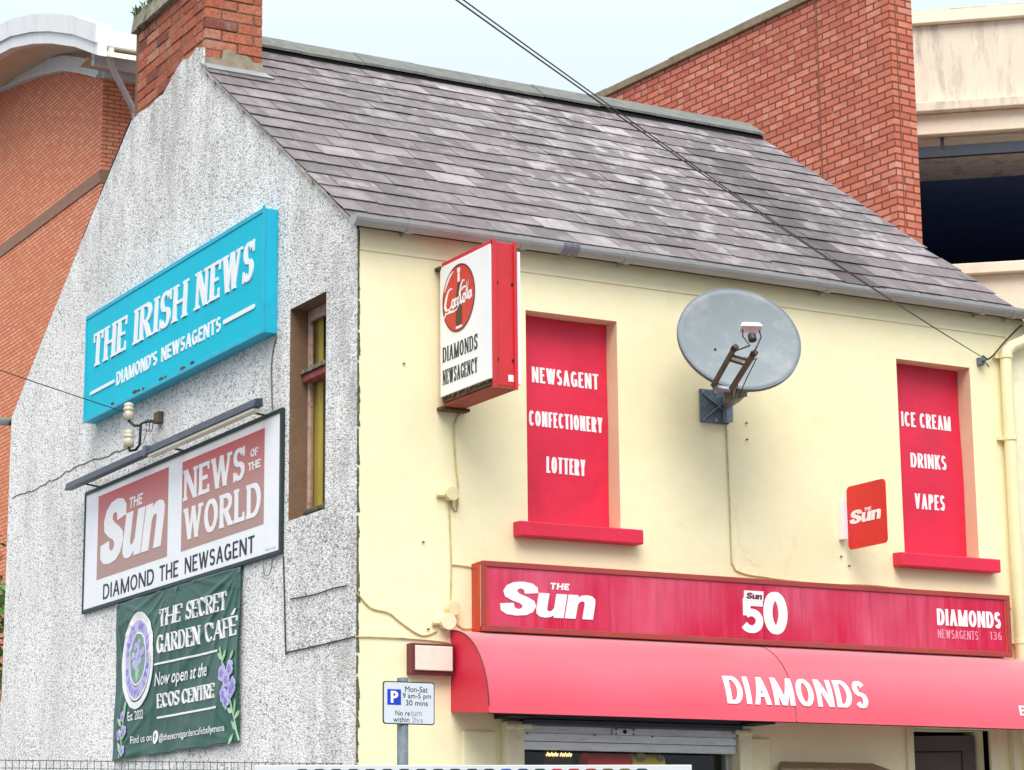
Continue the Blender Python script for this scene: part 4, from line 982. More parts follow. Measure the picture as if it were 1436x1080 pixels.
spray([(-3.20, 2.70), (-3.23, 2.63), (-3.26, 2.56), (-3.25, 2.48), (-3.28, 2.41)], [(-3.25, 2.66), (-3.21, 2.57), (-3.30, 2.55), (-3.23, 2.45)],
      [(-3.22, 2.68, 1.2), (-3.27, 2.60, 2.4), (-3.25, 2.52, .6), (-3.27, 2.44, 2.2)], .034)
for i, u in enumerate((BU0+.02, -2.4, BU1-.02)):
    k = MB(); ring(k, u, BV1-.02, .014, .014, .006, bm_, .001, .006, 14); k.build('eyelet', M['galv'], ban)

# insulators
t = empty('insulator_bracket', 'iron bracket carrying two porcelain insulators between the two gable signs', 'insulator')
k = MB(); k.box(-.05, -.013, 2.72, 2.80, 4.43, 4.50); k.build('wall_block', M['armbrown'], t, bevel=.004)
k = MB(); k.tube([(-.03, 2.78, 4.45), (-.10, 2.80, 4.44), (-.12, 2.83, 4.43), (-.12, 2.84, 4.30), (-.13, 2.88, 4.275), (-.15, 2.93, 4.275), (-.15, 2.945, 4.30)], .009, 8); k.tube([(-.12, 2.83, 4.42), (-.135, 2.90, 4.43), (-.15, 2.96, 4.47)], .009, 8); k.build('iron_arm', M['cable'], t)
for y, z in ((2.965, 4.475), (2.95, 4.30)):
    k = MB(); prof = [(0, .0), (.032, .0), (.034, .05), (.026, .056), (.034, .063), (.034, .075), (.026, .080), (.030, .088), (.028, .104), (.012, .112), (0, .112)]
    n = 16; vs_ = [(-.15+r_*math.cos(a*2*math.pi/n), y+r_*math.sin(a*2*math.pi/n), z+h_) for r_, h_ in prof for a in range(n)]
    k.add(vs_, [(i*n+a, i*n+(a+1) % n, (i+1)*n+(a+1) % n, (i+1)*n+a) for i in range(len(prof)-1) for a in range(n)]); k.build('insulator', M['porcelain'], t, smooth=True)
k = MB()
for j_ in range(2): k.tube([(-.10+.02*j_, 2.76+.03*math.cos(a_*.6), 4.41+.04*math.sin(a_*.6)) for a_ in range(11)], .0025, 5)
k.tube([(-.13, 2.86, 4.40), (-.10, 2.78, 4.38), (-.11, 2.80, 4.31), (-.13, 2.86, 4.28)], .0025, 5); k.build('loose_wire', M['cable'], t)

# ================================================================ fittings on the front
# projecting drinks lightbox
t = empty('projecting_lightbox', 'tall red and white projecting lightbox with a round red disc emblem', 'sign')
k = MB(); k.box(.475, .60, -.592, -.055, 4.085, 4.838)
k.build('case', M['signred'], t, bevel=.004)
k = MB(); k.box(.463, .487, -.60, -.05, 4.812, 4.846); k.box(.463, .487, -.606, -.59, 4.07, 4.846); k.box(.588, .606, -.606, -.59, 4.07, 4.846); k.build('edge_rails', M['signred'], t, bevel=.002)
k = MB(); k.box(.455, .4745, -.588, -.045, 4.118, 4.822); k.build('face_panel', M['white2'], t, bevel=.003)
k = MB(); k.box(.6005, .635, -.588, -.045, 4.10, 4.80); k.build('face_panel', M['white2'], t, bevel=.003)
k = MB(); k.box(.47, .60, -.595, -.05, 4.070, 4.0845); k.build('base_tray', M['rustred'], t, bevel=.002)
k = MB(); rr = random.Random(1); xx = -.06
while xx > -.56:
    dx = rr.uniform(.02, .05); k.prism([(-xx, 4.116), (-xx+dx, 4.116), (-xx+dx*.6, 4.116-rr.uniform(-.012, .02)-.012), (-xx+.004, 4.110)], GX(.4548), -.003, .001); xx -= dx
k.box(.462, .4748, -.57, -.06, 4.088, 4.117); k.build('broken_lower_edge', M['rust'], t)
mf = GX(.455)
dz = 4.612
k = MB(); k.prism(disc(.254, dz, .176, .180, 48), mf, 0, .002); dd = k.build('disc_emblem', M['discred'], t)
k = MB(); ring(k, .254, dz, .177, .181, .008, mf, 0, .003); k.build('disc_rim', M['maroon'], dd)
k = MB(); bt = [(.030, -.150), (.034, -.13), (.034, -.06), (.026, -.02), (.030, .02), (.022, .05), (.011, .085)]
k.prism([(.258+w_, dz+h_) for w_, h_ in bt]+[(.258-w_, dz+h_) for w_, h_ in bt[::-1]], mf, 0, .0028); k.build('bottle_print', M['cola'], dd)
k = MB(); k.prism([(.258-.011, dz+.0855), (.258+.011, dz+.0855), (.258+.009, dz+.135), (.258+.016, dz+.14), (.258+.014, dz+.16), (.258-.014, dz+.16), (.258-.016, dz+.14), (.258-.009, dz+.135)], mf, 0, .0029)
k.prism([(.226, dz-.163), (.290, dz-.163), (.292, dz-.1505), (.224, dz-.1505)], mf, 0, .0029)
strokes(k, [(.10, dz+.06), (.125, dz+.10), (.16, dz+.135), (.20, dz+.155)], [.002, .008, .008, .002], mf, 0, .0029); k.build('bottle_highlights', M['white'], dd)
k = MB(); sc_ = lambda u, v: (.095+u*.31, dz-.052+v*.115+u*.02)
def scr(pts, wds): strokes(k, [sc_(*p) for p in pts], wds, mf, 0, .0042)
scr([(.30, .92), (.24, .98), (.16, .9), (.08, .6), (.04, .25), (.10, .02), (.20, .02), (.27, .18)], [.003, .004, .007, .010, .011, .010, .006, .003])
for ox in (.33, .72):
    k_pts = [(ox+.045*math.cos(R(a)), .20+.2*math.sin(R(a))) for a in range(0, 360, 30)]; strokes(k, [sc_(*p) for p in k_pts], .0055, mf, 0, .0044, True)
scr([(.46, .36), (.41, .38), (.38, .2), (.40, .04), (.46, .08)], [.005, .007, .008, .007, .003])
k_pts = [(.51+.035*math.cos(R(a)), .20+.18*math.sin(R(a))) for a in range(0, 360, 30)]; strokes(k, [sc_(*p) for p in k_pts], .005, mf, 0, .0040, True); scr([(.555, .38), (.55, .1), (.58, .05)], [.006, .007, .003])
scr([(.74, 1.0), (.68, 1.05), (.62, .9), (.57, .55), (.585, .15), (.63, .02), (.68, .12)], [.003, .005, .007, .010, .010, .008, .003])
scr([(.80, .10), (.80, .5), (.84, .85), (.86, .95), (.83, .6), (.82, .2), (.85, .04)], [.004, .006, .007, .005, .005, .006, .003])
k_pts = [(.915+.035*math.cos(R(a)), .20+.18*math.sin(R(a))) for a in range(0, 360, 30)]; strokes(k, [sc_(*p) for p in k_pts], .005, mf, 0, .0046, True); scr([(.96, .40), (.955, .1), (1.0, .05)], [.006, .007, .003])
scr([(.0, -.28), (.08, -.05), (.2, -.08), (.35, -.16), (.45, -.14), (.52, -.02)], [.003, .009, .008, .005, .004, .002])
scr([(.60, .60), (.72, .72), (.80, .66)], [.002, .006, .003])
k.build('script_lettering', M['white'], dd)
text(t, 'DIAMONDS', M['black'], mf, .075, .453, 4.299, 4.379, t=.15, h=.06, serif=.05, gap=.2, depth=.0015)
text(t, 'NEWSAGENCY', M['black'], mf, .074, .451, 4.177, 4.256, t=.13, h=.055, serif=.04, gap=.2, depth=.0015)
k = MB(); k.prism([(.555, 4.11), (.585, 4.11), (.585, 4.145), (.555, 4.145)], FY(-.592), 0, .002); k.build('sticker', M['white'], t)
k = MB()
for x in (.495, .582):
    for z in (4.22, 4.62): k.prism(disc(x, z, .006, .009, 8), FY(-.592), 0, .003)
k.build('screw', M['dark'], t)
for z, a, b_ in ((4.066, .455, .625), (4.822, .445, .50)):
    k = MB(); k.box(a, b_, -.06, -.001, z-.012, z+.006); k.build('wall_bracket', M['rust'], t, bevel=.003)

# dish
t = empty('satellite_dish', 'large grey satellite dish on the cream wall between the two red boarded windows', 'satellite dish')
dc = Vector((2.08, -.47, 4.522)); dn = Vector((-.307, -.865, .401)).normalized()
e2 = (Vector((0, 0, 1))-dn*dn.z).normalized(); e1 = e2.cross(dn).normalized()
if e1.x < 0: e1 = -e1
RD1, RD2, dep = .340, .338, .055
k = MB(); nr, na = 12, 64
def dp_(r_, a, o_=0): return dc+e1*(RD1*r_*math.cos(a))+e2*(RD2*r_*math.sin(a))-dn*(dep*(1-r_*r_))+dn*o_
vs_ = [dp_(i/nr, j_*2*math.pi/na) for i in range(1, nr+1) for j_ in range(na)]; c0 = len(vs_); vs_.append(dp_(0, 0))
fs = [(i*na+j_, i*na+(j_+1) % na, (i+1)*na+(j_+1) % na, (i+1)*na+j_) for i in range(nr-1) for j_ in range(na)]+[(c0, j_, (j_+1) % na) for j_ in range(na)]
k.add(vs_, fs); dsh = k.build('dish', M['dish'], t, smooth=True); so = dsh.modifiers.new('thick', 'SOLIDIFY'); so.thickness = .004; so.offset = 0
k = MB(); rp = [dp_(1.0, j_*2*math.pi/na) for j_ in range(na)]
ro = [dc+e1*((RD1+.006)*math.cos(a))+e2*((RD2+.006)*math.sin(a)) for a in [j_*2*math.pi/na for j_ in range(na)]]
k.add([p+dn*.003 for p in rp]+[p+dn*.003 for p in ro]+[p-dn*.022 for p in ro], [(j_, (j_+1) % na, na+(j_+1) % na, na+j_) for j_ in range(na)]+[(na+j_, na+(j_+1) % na, 2*na+(j_+1) % na, 2*na+j_) for j_ in range(na)])
k.build('dish_rim', M['galvdark'], dsh, smooth=False)
k = MB(); q = dp_(.42, R(200), .004); k.tube([q-dn*.001, q+dn*.004], .007, 10); k.build('bolt', M['dark'], dsh)
def ray(px, py, D):
    return Vector((-5.231, -10.764, 1.6))+D*(fwd+r2*((px-718)/3309.9)-u2*((py-540)/3309.9))
bl0, bl1 = Vector((1.815, -.588, 4.209)), Vector((1.903, -.634, 4.194))
lnb = Vector((1.8366, -.899, 4.452))
tl0, tl1 = Vector((1.8086, -.805, 4.372)), Vector((1.8999, -.8496, 4.3417))
axl = ((tl0+tl1)/2-(bl0+bl1)/2).normalized()
for a, b_ in ((bl0, tl0), (bl1, tl1)):
    k = MB(); k.bar(a, b_, .024, .034, dn); k.bar(b_-axl*.012, b_+axl*.016, .028, .038, dn, 1); k.build('feed_arm', [M['armbrown'], M['cable']], t, bevel=.003)
k = MB(); k.bar(bl0-axl*.01, bl1-axl*.01, .02, .03, dn); k.build('arm_yoke', M['galv'], t, bevel=.002)
k = MB(); k.bar(tl0-axl*.05, tl1-axl*.05, .008, .012, dn); k.bar(tl0-axl*.085, tl1-axl*.085, .008, .012, dn); k.build('arm_stay', M['cable'], t)
hd = lnb+axl*.02; sdv = e1
k = MB(); vv = []
for sx, sy, sz in ((-1, -1, -1), (1, -1, -1), (1, 1, -1), (-1, 1, -1)): vv.append(hd+sdv*.062*sx+dn*.036*sy+e2*.016*sz)
for sx, sy, sz in ((-1, -1, 1), (1, -1, 1), (1, 1, 1), (-1, 1, 1)): vv.append(hd+sdv*.046*sx+dn*.024*sy+e2*.018)
k.hexa(vv); fh = k.build('feed_cover', M['white2'], t, bevel=.008)
k = MB(); k.tube([hd-e2*.05, hd-e2*.085], .022, 12); k.build('feed_head', M['cable'], fh)
k = MB()
for sx in (-1, 1): k.tube([hd+sdv*.045*sx-e2*.02, hd+sdv*.05*sx-e2*.06, hd+sdv*.02*sx-e2*.12, (tl0 if sx < 0 else tl1)-axl*.03], .0045, 6)
k.build('feed_lead', M['cable'], t)
k = MB(); k.tube([tl1-axl*.06, bl1+axl*.20+dn*.03+e1*.04, bl1+axl*.06+dn*.03+e1*.05, bl1-axl*.02+e1*.045-e2*.03, bl1-axl*.04+e1*.03-e2*.03, bl1+axl*.03+e1*.02], .003, 6); k.build('hanging_lead', M['cable'], t)
k = MB(); k.box(2.122, 2.312, -.018, -.001, 4.142, 4.333)
wp = k.build('wall_plate', M['galvdark'], t, bevel=.004)
k = MB(); k.bar((2.13, -.022, 4.155), (2.305, -.022, 4.285), .004, .012, (0, 1, 0)); k.bar((2.13, -.022, 4.31), (2.305, -.022, 4.20), .004, .012, (0, 1, 0)); k.box(2.27, 2.312, -.06, -.019, 4.15, 4.30); k.build('plate_ribs', M['galv'], wp)
k = MB()
for x in (2.137, 2.22, 2.30):
    for z in (4.157, 4.318): k.prism(disc(x, z, .009, .009, 6), FY(-.018), 0, .007)
k.build('plate_bolts', M['galv'], wp)
k = MB(); k.tube([(2.285, -.03, 4.255), (2.23, -.22, 4.255), (2.16, -.40, 4.27), dp_(0, 0)+Vector((.03, .04, -.17))], .03, 14); k.build('mount_pole', M['galv'], t, smooth=True)
k = MB(); k.bar(bl1+Vector((.0, .03, -.03)), (2.19, -.33, 4.262), .05, .06, (0, 0, 1)); k.bar(dp_(.5, R(270), -.004), dp_(.5, R(270), -.09), .16, .16, (0, 0, 1)); k.build('dish_clamp', M['armbrown'], t, bevel=.004)

# small flag sign
t = empty('flag_sign', 'small rounded red projecting plate sign beside the right red boarded window', 'sign')
k = MB(); k.prism(rrect(.045, .396, 3.473, 3.838, .028), GX(3.1), -.008, 0); k.build('sign_plate', M['flagred'], t)
mf = GX(3.1)
sun_title(t, M['white'], mf, .064, .358, 3.616, 3.694, .22, .002); text(t, 'THE', M['white'], mf, .205, .27, 3.676, 3.695, t=.24, h=.2, slant=.2)
k = MB(); k.box(3.066, 3.108, -.045, -.001, 3.535, 3.765); k.build('wall_bracket', M['white'], t, bevel=.003)

# fascia sign
t = empty('fascia_sign', 'long faded magenta fascia sign with a large 50 directly above the awning', 'sign')
FX0, FX1, FZ0, FZ1 = .657, 4.222, 2.895, 3.262
k = MB(); k.box(FX0, FX1-.004, -.05, -.002, FZ0+.004, FZ1-.004); k.box(FX0, FX0+.02, -.088, -.05, FZ0+.002, FZ1-.002)
k.build('sign_case', M['fside'], t, bevel=.003)
k = MB(); k.box(FX0+.004, FX0+.012, -.098, -.088, FZ0+.03, FZ1-.02); k.build('side_gap', M['creamtrim'], t)
k = MB(); k.box(FX0, FX1, -.122, -.098, FZ1-.030, FZ1); k.box(FX0, FX1, -.122, -.098, FZ0, FZ0+.030); k.box(FX1-.030, FX1, -.122, -.098, FZ0+.030, FZ1-.030); k.box(FX0, FX0+.020, -.122, -.098, FZ0+.030, FZ1-.030); k.build('frame', M['fframe'], t, bevel=.003)
for x_ in (FX0+.021, FX1-.045): k = MB(); k.box(x_, x_+.014, -.118, -.115, FZ0+.031, FZ1-.031); k.build('frame_lip', M['fside'], t)
for a, b_ in ((FX0+.022, 2.437), (2.440, FX1-.031)):
    k = MB(); k.box(a, b_, -.114, -.099, FZ0+.031, FZ1-.031); k.build('face_panel', M['fascia'], t)
mf = FY(-.114)
sun_title(t, M['white'], mf, .752, 1.352, 2.984, 3.164, .20); text(t, 'THE', M['white'], mf, 1.066, 1.187, 3.133, 3.168, t=.3, h=.24, slant=.16)
text(t, '5', M['white'], mf, 2.288, 2.433, 2.958, 3.150, t=.26, h=.22, depth=.003); text(t, '0', M['white'], mf, 2.436, 2.600, 2.958, 3.194, t=.26, h=.2, depth=.0032)
k = MB(); k.prism([(2.306, 3.137), (2.436, 3.137), (2.440, 3.192), (2.310, 3.192)], mf, 0, .0045); tg = k.build('title_tag', M['white'], t)
m2 = FY(-.1185)
sun_title(tg, M['maroon'], m2, 2.320, 2.430, 3.147, 3.182, .18, .001)
text(t, 'DIAMONDS', M['white'], mf, 3.668, 4.146, 3.062, 3.158, t=.21, h=.16, gap=.12)
text(t, 'NEWSAGENTS', M['fadedink'], mf, 3.668, 3.968, 2.987, 3.038, t=.13, h=.1, gap=.22); text(t, '136', M['fadedink'], mf, 4.062, 4.148, 2.993, 3.041, t=.14, h=.11, gap=.25)

# awning
t = empty('shop_awning', 'curved pinkish red fabric awning over the shop window and open door', 'awning')
AX0, AX1 = .533, 5.25; n = 20
prof = [(-.4*math.sin(i/n*math.pi/2), 2.488+.412*math.cos(i/n*math.pi/2)) for i in range(n+1)]
def aw(u, v, d):   # v is the height on the curve
    c = max(-.2, min(1, (v-2.488)/.412)); y = -.4*math.sqrt(max(0, 1-c*c)) if c > 0 else -.4
    nrm_ = Vector((0, y/.16, (v-2.488)/.17)); nrm_.normalize() if nrm_.length else None
    return Vector((u, y, v))+nrm_*d
for a, b_ in ((AX0, 2.424), (2.427, AX1)):
    k = MB(); nx = 24
    vs_ = [(a+(b_-a)*j_/nx, y+.0025*math.sin((a+(b_-a)*j_/nx)*6)*math.sin(i/n*math.pi), z) for i, (y, z) in enumerate(prof) for j_ in range(nx+1)]
    vs_ += [(a+(b_-a)*j_/nx, -.402, 2.455) for j_ in range(nx+1)]
    k.add(vs_, [(i*(nx+1)+j_, i*(nx+1)+j_+1, (i+1)*(nx+1)+j_+1, (i+1)*(nx+1)+j_) for i in range(n+1) for j_ in range(nx)])
    k.build('canopy', M['awning'], t, smooth=True)
for x in (AX0, AX1):
    k = MB(); vs_ = [(x, 0, 2.488)]+[(x, y, z) for y, z in prof]; k.add(vs_, [(0, i, i+1) for i in range(1, n+1)])
    k.add([(x, 0, 2.488), (x, -.40, 2.488), (x, -.40, 2.456), (x, -.0, 2.485)], [(0, 1, 2, 3)]); k.build('end_panel', M['awning_end'], t)
for x_, r_ in ((AX0, .004), (2.4255, .0013)): k = MB(); k.tube([(x_, y-.001, z+.001) for y, z in prof], r_, 6); k.build('seam_piping', M['maroon'], t)
k = MB(); k.box(AX0+.01, AX1-.01, -.398, -.378, 2.452, 2.468); k.box(AX0+.01, AX1-.01, -.03, -.003, 2.86, 2.885); k.build('awning_frame', M['dark'], t)
awm = lambda u, v, d: aw(u, v, d+.001)
text(t, 'DIAMONDS', M['white'], awm, 1.982, 2.922, 2.542, 2.690, t=.22, h=.13, gap=.14, depth=.003)
text(t, 'E', M['white'], awm, 4.005, 4.060, 2.532, 2.588, t=.24, h=.17)

# bulkhead lamp
t = empty('bulkhead_light', 'maroon box light with frosted face beside the left end of the awning', 'lamp')
k = MB(); k.box(.276, .522, -.062, -.001, 2.668, 2.825); k.build('case', M['maroon'], t, bevel=.004)
k = MB(); k.box(.292, .507, -.074, -.0625, 2.686, 2.812); k.build('lamp_face', M['lightface'], t, bevel=.004)
# junction boxes
for i, (x, z, r_, lb) in enumerate(((.525, 3.615, .036, 'round cream junction box below the projecting lightbox'), (.531, 3.015, .036, 'upper of two round cream junction boxes beside the fascia sign end'), (.497, 2.945, .042, 'lower and greyer of two junction boxes touching above the box light'))):
    k = MB(); k.tube([(x, -.001, z), (x, -.045, z)], r_, 20); k.tube([(x, -.0452, z), (x, -.052, z)], r_*1.06, 20)
    tb = tag(k.build('junction_box', M['boxcream'] if i < 2 else M['creamtrim'], bevel=.002), lb, 'junction box', 'round junction boxes on the cream wall')
    k = MB(); k.tube([(x-.075 if i != 1 else x+.03, -.012, z-.01), (x-.03, -.012, z-.008)], .012, 8); k.build('cable_gland', M['boxcream'], tb)
# cables
def cable(pts, r_, mat, label, cat='cable', name='wall_cable', n=6, group='cables fixed to the walls'):
    P = [Vector(p) for p in pts]; out = []
    for i in range(len(P)-1):
        p0, p1, p2, p3 = P[max(i-1, 0)], P[i], P[i+1], P[min(i+2, len(P)-1)]
        for q in range(n):
            f = q/n; out.append(.5*((2*p1)+(p2-p0)*f+(2*p0-5*p1+4*p2-p3)*f*f+(3*p1-p0-3*p2+p3)*f**3))
    out.append(P[-1]); mb = MB(); mb.tube(out, r_, 6); return tag(mb.build(name, mat), label, cat, group)
F_ = lambda *p: [(x, -.006, z) for x, z in p]; G_ = lambda *p: [(-.018, y, z) for y, z in p]
cable(G_((1.007, 4.625), (1.06, 4.53), (1.075, 4.42), (1.055, 4.21)), .004, M['wiregrey'], 'thin grey cable hanging from the cyan sign to the trough light')
cable(G_((.885, 3.369), (.862, 3.1), (.84, 2.85), (.80, 2.843), (.392, 2.843), (.0, 2.848)), .004, M['cable'], 'dark cable dropping from the title board and turning towards the shop corner', n=4)
cable(F_((-.012, 2.848), (.1, 2.851), (.237, 2.851), (.401, 2.847), (.517, 2.838), (.56, 2.82)), .004, M['wirecream'], 'level cream cable from the shop corner to the awning top', n=4)
cable(G_((.782, 3.126), (.6, 3.118), (.44, 3.116), (.25, 3.122), (.097, 3.117)), .0035, M['cable'], 'short dark cable end on the dirty roughcast patch below the window')
cable(F_((-.012, 3.075), (.014, 3.048), (.074, 2.997), (.176, 2.976), (.237, 2.935), (.36, 2.871), (.451, 2.897)), .004, M['wirecream'], 'sagging cream cable from the shop corner to the lower junction box')
cable(F_((.596, 4.06), (.557, 3.974), (.565, 3.783), (.577, 3.67), (.576, 3.56), (.565, 3.53), (.545, 3.55), (.54, 3.60)), .0045, M['wirecream'], 'cream cable looping from the projecting lightbox down to its junction box')
cable(F_((.526, 3.58), (.529, 3.459), (.536, 3.254), (.531, 3.05)), .004, M['wirecream'], 'straight cream cable between the upper and middle junction boxes')
cable(F_((.534, 3.246), (.60, 3.244), (.66, 3.238)), .0035, M['wirecream'], 'short level cable running to the top left of the fascia sign')
cable(F_((.53, 2.96), (.568, 2.936), (.61, 2.915), (.672, 2.925)), .0045, M['wirecream'], 'short drooping cable from the junction boxes to the fascia sign foot')
cable(F_((2.300, 4.14), (2.307, 3.719), (2.309, 3.40), (2.32, 3.345), (2.356, 3.311), (2.501, 3.292), (2.9, 3.275), (3.3, 3.285), (3.7, 3.272), (4.2, 3.27), (4.33, 3.2)), .0045, M['wirecream'], 'thin cable dropping from the satellite dish plate to the fascia sign top')
cable([(4.19, -.03, 4.70), (4.26, -.03, 4.73), (4.36, -.04, 4.83), (4.47, -.05, 4.93), (4.50, -.05, 4.95)], .006, M['cable'], 'dark cable rising from the wire hook to the gutter end')
cable([(-.03, 1.14, 3.385), (-.03, 1.11, 3.30), (-.03, 1.07, 3.285), (-.03, 1.03, 3.30), (-.03, .99, 3.385)], .003, M['wiregrey'], 'small loop of wire dangling below the title board corner')
# overhead wires
k = MB(); k.tube([(4.19, 0, 4.70), (4.19, -.07, 4.70)], .007, 8); k.tube([(4.19, -.07, 4.70), (4.14, -.09, 4.715)], .006, 8); k.tube([(4.19, -.04, 4.70), (4.22, -.05, 4.66)], .005, 6)
k.box(4.165, 4.205, -.03, -.001, 4.675, 4.72)
tag(k.build('wire_hook', M['galvdark'], bevel=.002), 'small metal hook above the right boarded window holding the overhead wires', 'hook')
for i, (dx, dz) in enumerate(((0, 0), (.009, .012))):
    A = Vector((-2.107, -4.941, 4.191))+Vector((dx, 0, dz)); B = Vector((4.14, -.09, 4.703)); A2 = A+(A-B)*.9
    pts = []
    for q in range(61):
        f = q/60; p = A2+(B-A2)*f; p.z -= .14*4*f*(1-f)*.9; pts.append(p)
    # straighten the hidden far half so the visible half keeps its sag
    k = MB(); k.tube([A+(B-A)*(q/40)-Vector((0, 0, .035*4*(q/40)*(1-q/40))) for q in range(41)], .0031 if i == 0 else .0027, 6)
    k.tube([A+(A-B)*(q/10)+Vector((0, 0, .14*(q/10)*.98+.05*(q/10)**2)) for q in range(11)], .0031 if i == 0 else .0027, 6)
    tag(k.build('overhead_wire', M['cable']), ('lower of the two black overhead wires crossing the sky and roof', 'upper of the two black overhead wires crossing the sky and roof')[i], 'wire', 'overhead wires')
k = MB(); E0 = ray(0, 515, 13.5); E1 = Vector((-.16, 2.965, 4.52)); E00 = E0+(E0-E1)*2
k.tube([E00+(E1-E00)*(q/24)-Vector((0, 0, .02*math.sin(q/24*math.pi))) for q in range(25)], .003, 6)
tag(k.build('service_wire', M['cable']), 'single thin wire slanting past the brick building to the gable insulator', 'wire')

# ================================================================ street furniture
t = empty('parking_sign', 'white parking sign with blue P on a grey pole before the shop corner', 'sign')
k = MB(); k.tube([(-.2545, -1, .12), (-.2545, -1, 2.552)], .0262, 20); k.build('pole', M['galv'], t, smooth=False)
k = MB(); k.prism(rrect(-.371, -.104, 2.337, 2.533, .014), FY(-1.03), -.004, 0); k.build('sign_rim', M['black'], t)
k = MB(); k.prism(rrect(-.366, -.109, 2.342, 2.528, .011), FY(-1.03), 0, .0015); k.build('sign_face', M['signgrey'], t)
mf = FY(-1.0315)
k = MB(); k.prism([(-.349, 2.425), (-.279, 2.425), (-.279, 2.496), (-.349, 2.496)], mf, 0, .001); pb = k.build('parking_symbol', M['parkblue'], t)
text(pb, 'P', M['white'], FY(-1.0325), -.332, -.294, 2.434, 2.488, t=.24, h=.2, depth=.001)
for s, a, b_, c, d_, mm_ in (('Mon-Sat', -.258, -.141, 2.486, 2.512, 'black'), ('9 am-5 pm', -.270, -.124, 2.450, 2.481, 'black'), ('30 mins', -.254, -.140, 2.424, 2.449, 'black'), ('No re', -.308, -.233, 2.377, 2.400, 'black'), ('turn', -.228, -.172, 2.377, 2.400, 'inkfade'), ('within', -.319, -.236, 2.347, 2.371, 'black'), ('2hrs', -.222, -.166, 2.347, 2.370, 'inkfade')):
    ftext(t, s, M[mm_], mf, a, b_, c, d_, off=.001, depth=.001)
k = MB()
for z in (2.37, 2.50): k.box(-.29, -.219, -1.027, -.97, z-.012, z+.012)
k.build('clamp', M['galvdark'], t)

# mesh fence and the pale board
A, B = Vector((-2.273, -1.396, 0)), Vector((-1.07, -2.076, 0)); dv = (B-A).normalized(); A = A-dv*1.6; L = (B-A).length
t = empty('mesh_fence', 'dark welded mesh fence in front of the speckled gable wall', 'fence')
zt_ = lambda s: 2.1215+(2.0945-2.1215)*(s-1.6)/(L-1.6)
k = MB(); s = 0.0
while s < L: p = A+dv*s; k.tube([p+Vector((.002, 0, .1)), p+Vector((0, 0, zt_(s)+.004))], .0016, 4, caps=False); s += .0275
for i in range(0, 60):
    h = i*.0305; k.tube([A+Vector((0, 0, zt_(0)-h)), B+Vector((0, 0, zt_(L)-h))], .0022 if i == 0 else .0016, 4)
k.build('wire_mesh', M['fence'], t)
for s in (.6, L-.02): p = A+dv*s+Vector((.0, .03, 0)); k = MB(); k.box(p.x-.02, p.x+.02, p.y-.02, p.y+.02, .0, 2.04); k.build('post', M['fence'], t)
P, Q = ray(357, 1073.5, 8.6), ray(970, 1072.5, 8.6); bdv = (Q-P); bl_n = bdv.length; bdv.normalize(); bn = Vector((bdv.y, -bdv.x, 0)).normalized()
t = empty('notice_board', 'pale grey board with a row of coloured rounded marks beside the mesh fence', 'board')
bmap = lambda u, v, d: Vector((P.x+bdv.x*u, P.y+bdv.y*u, P.z+bdv.z*u+v))+bn*d
k = MB(); k.prism([(0, -.9), (bl_n, -.9), (bl_n, 0), (0, 0)], bmap, -.02, 0); k.build('panel', M['boardw'], t, bevel=.002)
marks = [S(34, 44, 60)]*12+[S(30, 80, 170), S(30, 50, 100), S(28, 64, 56), S(190, 30, 60), S(176, 28, 50), S(150, 50, 44), S(96, 78, 44), S(110, 96, 40), S(40, 52, 74)]
mm_ = {}
for i, c in enumerate(marks):
    u = (424-357+i*23.8)/613*bl_n
    key = tuple(round(x, 3) for x in c)
    if key not in mm_: mm_[key] = paint('coloured_mark', c, .4, .05)
    k = MB(); strokes(k, rrect(u-.020, u+.020, -.055, -.0165, .010), .0035, bmap, 0, .0012, True); k.build('rounded_mark', mm_[key], t)
for u in (.1, bl_n-.1):
    k = MB(); p = bmap(u, -.5, -.045); k.box(p.x-.02, p.x+.02, p.y-.02, p.y+.02, 0, p.z+.4); k.build('leg', M['galv'], t)

# ================================================================ buildings behind
# orange brick building with arched white eaves
K = Vector((7.77, 26.0, 0))
t = empty('arched_brick_building', 'tall orange brick building with curved white eaves behind the gable', 'building')
lowbot = [(26.0, 15.25), (26.93, 15.62), (27.89, 15.97), (29.3, 16.31), (30.56, 16.55), (31.89, 16.79), (33.4, 16.92), (35.0, 16.95)]
mir = lambda L_: L_+[(70-y, z) for y, z in L_[-2::-1]]
lb = mir(lowbot)
k = MB(); k.add([(K.x, 26, 0), *[(K.x, y, z) for y, z in lb], (K.x, 44, 0)], [tuple(range(len(lb)+2))]); k.build('gable_brickwork', M['brickL'], t)
k = MB(); k.quad((K.x, 26, 0), (30, 26, 0), (30, 26, 15.3), (K.x, 26, 15.3)); k.build('side_brickwork', M['brickL'], t)
k = MB(); k.box(K.x-.02, K.x-.002, 26.0, 44, 13.345, 13.575); k.box(K.x-.02, 20, 25.98, 25.998, 13.345, 13.575); k.build('band_course', M['bandstone'], t)
k = MB()
for (y0, z0), (y1, z1) in zip(lb, lb[1:]):
    k.hexa([(K.x-.10, y0, z0-.02), (K.x-.10, y1, z1-.02), (K.x-.10, y1, z1+.24), (K.x-.10, y0, z0+.24), (K.x, y0, z0-.02), (K.x, y1, z1-.02), (K.x, y1, z1+.24), (K.x, y0, z0+.24)])
    k.hexa([(K.x-.13, y0, z0-.05), (K.x-.13, y1, z1-.05), (K.x-.13, y1, z1-.005), (K.x-.13, y0, z0-.005), (K.x, y0, z0-.05), (K.x, y1, z1-.05), (K.x, y1, z1-.021), (K.x, y0, z0-.021)])
k.box(K.x-.02, 20, 25.90, 25.999, 15.20, 15.48); k.build('wall_band', M['whitefascia'], t)
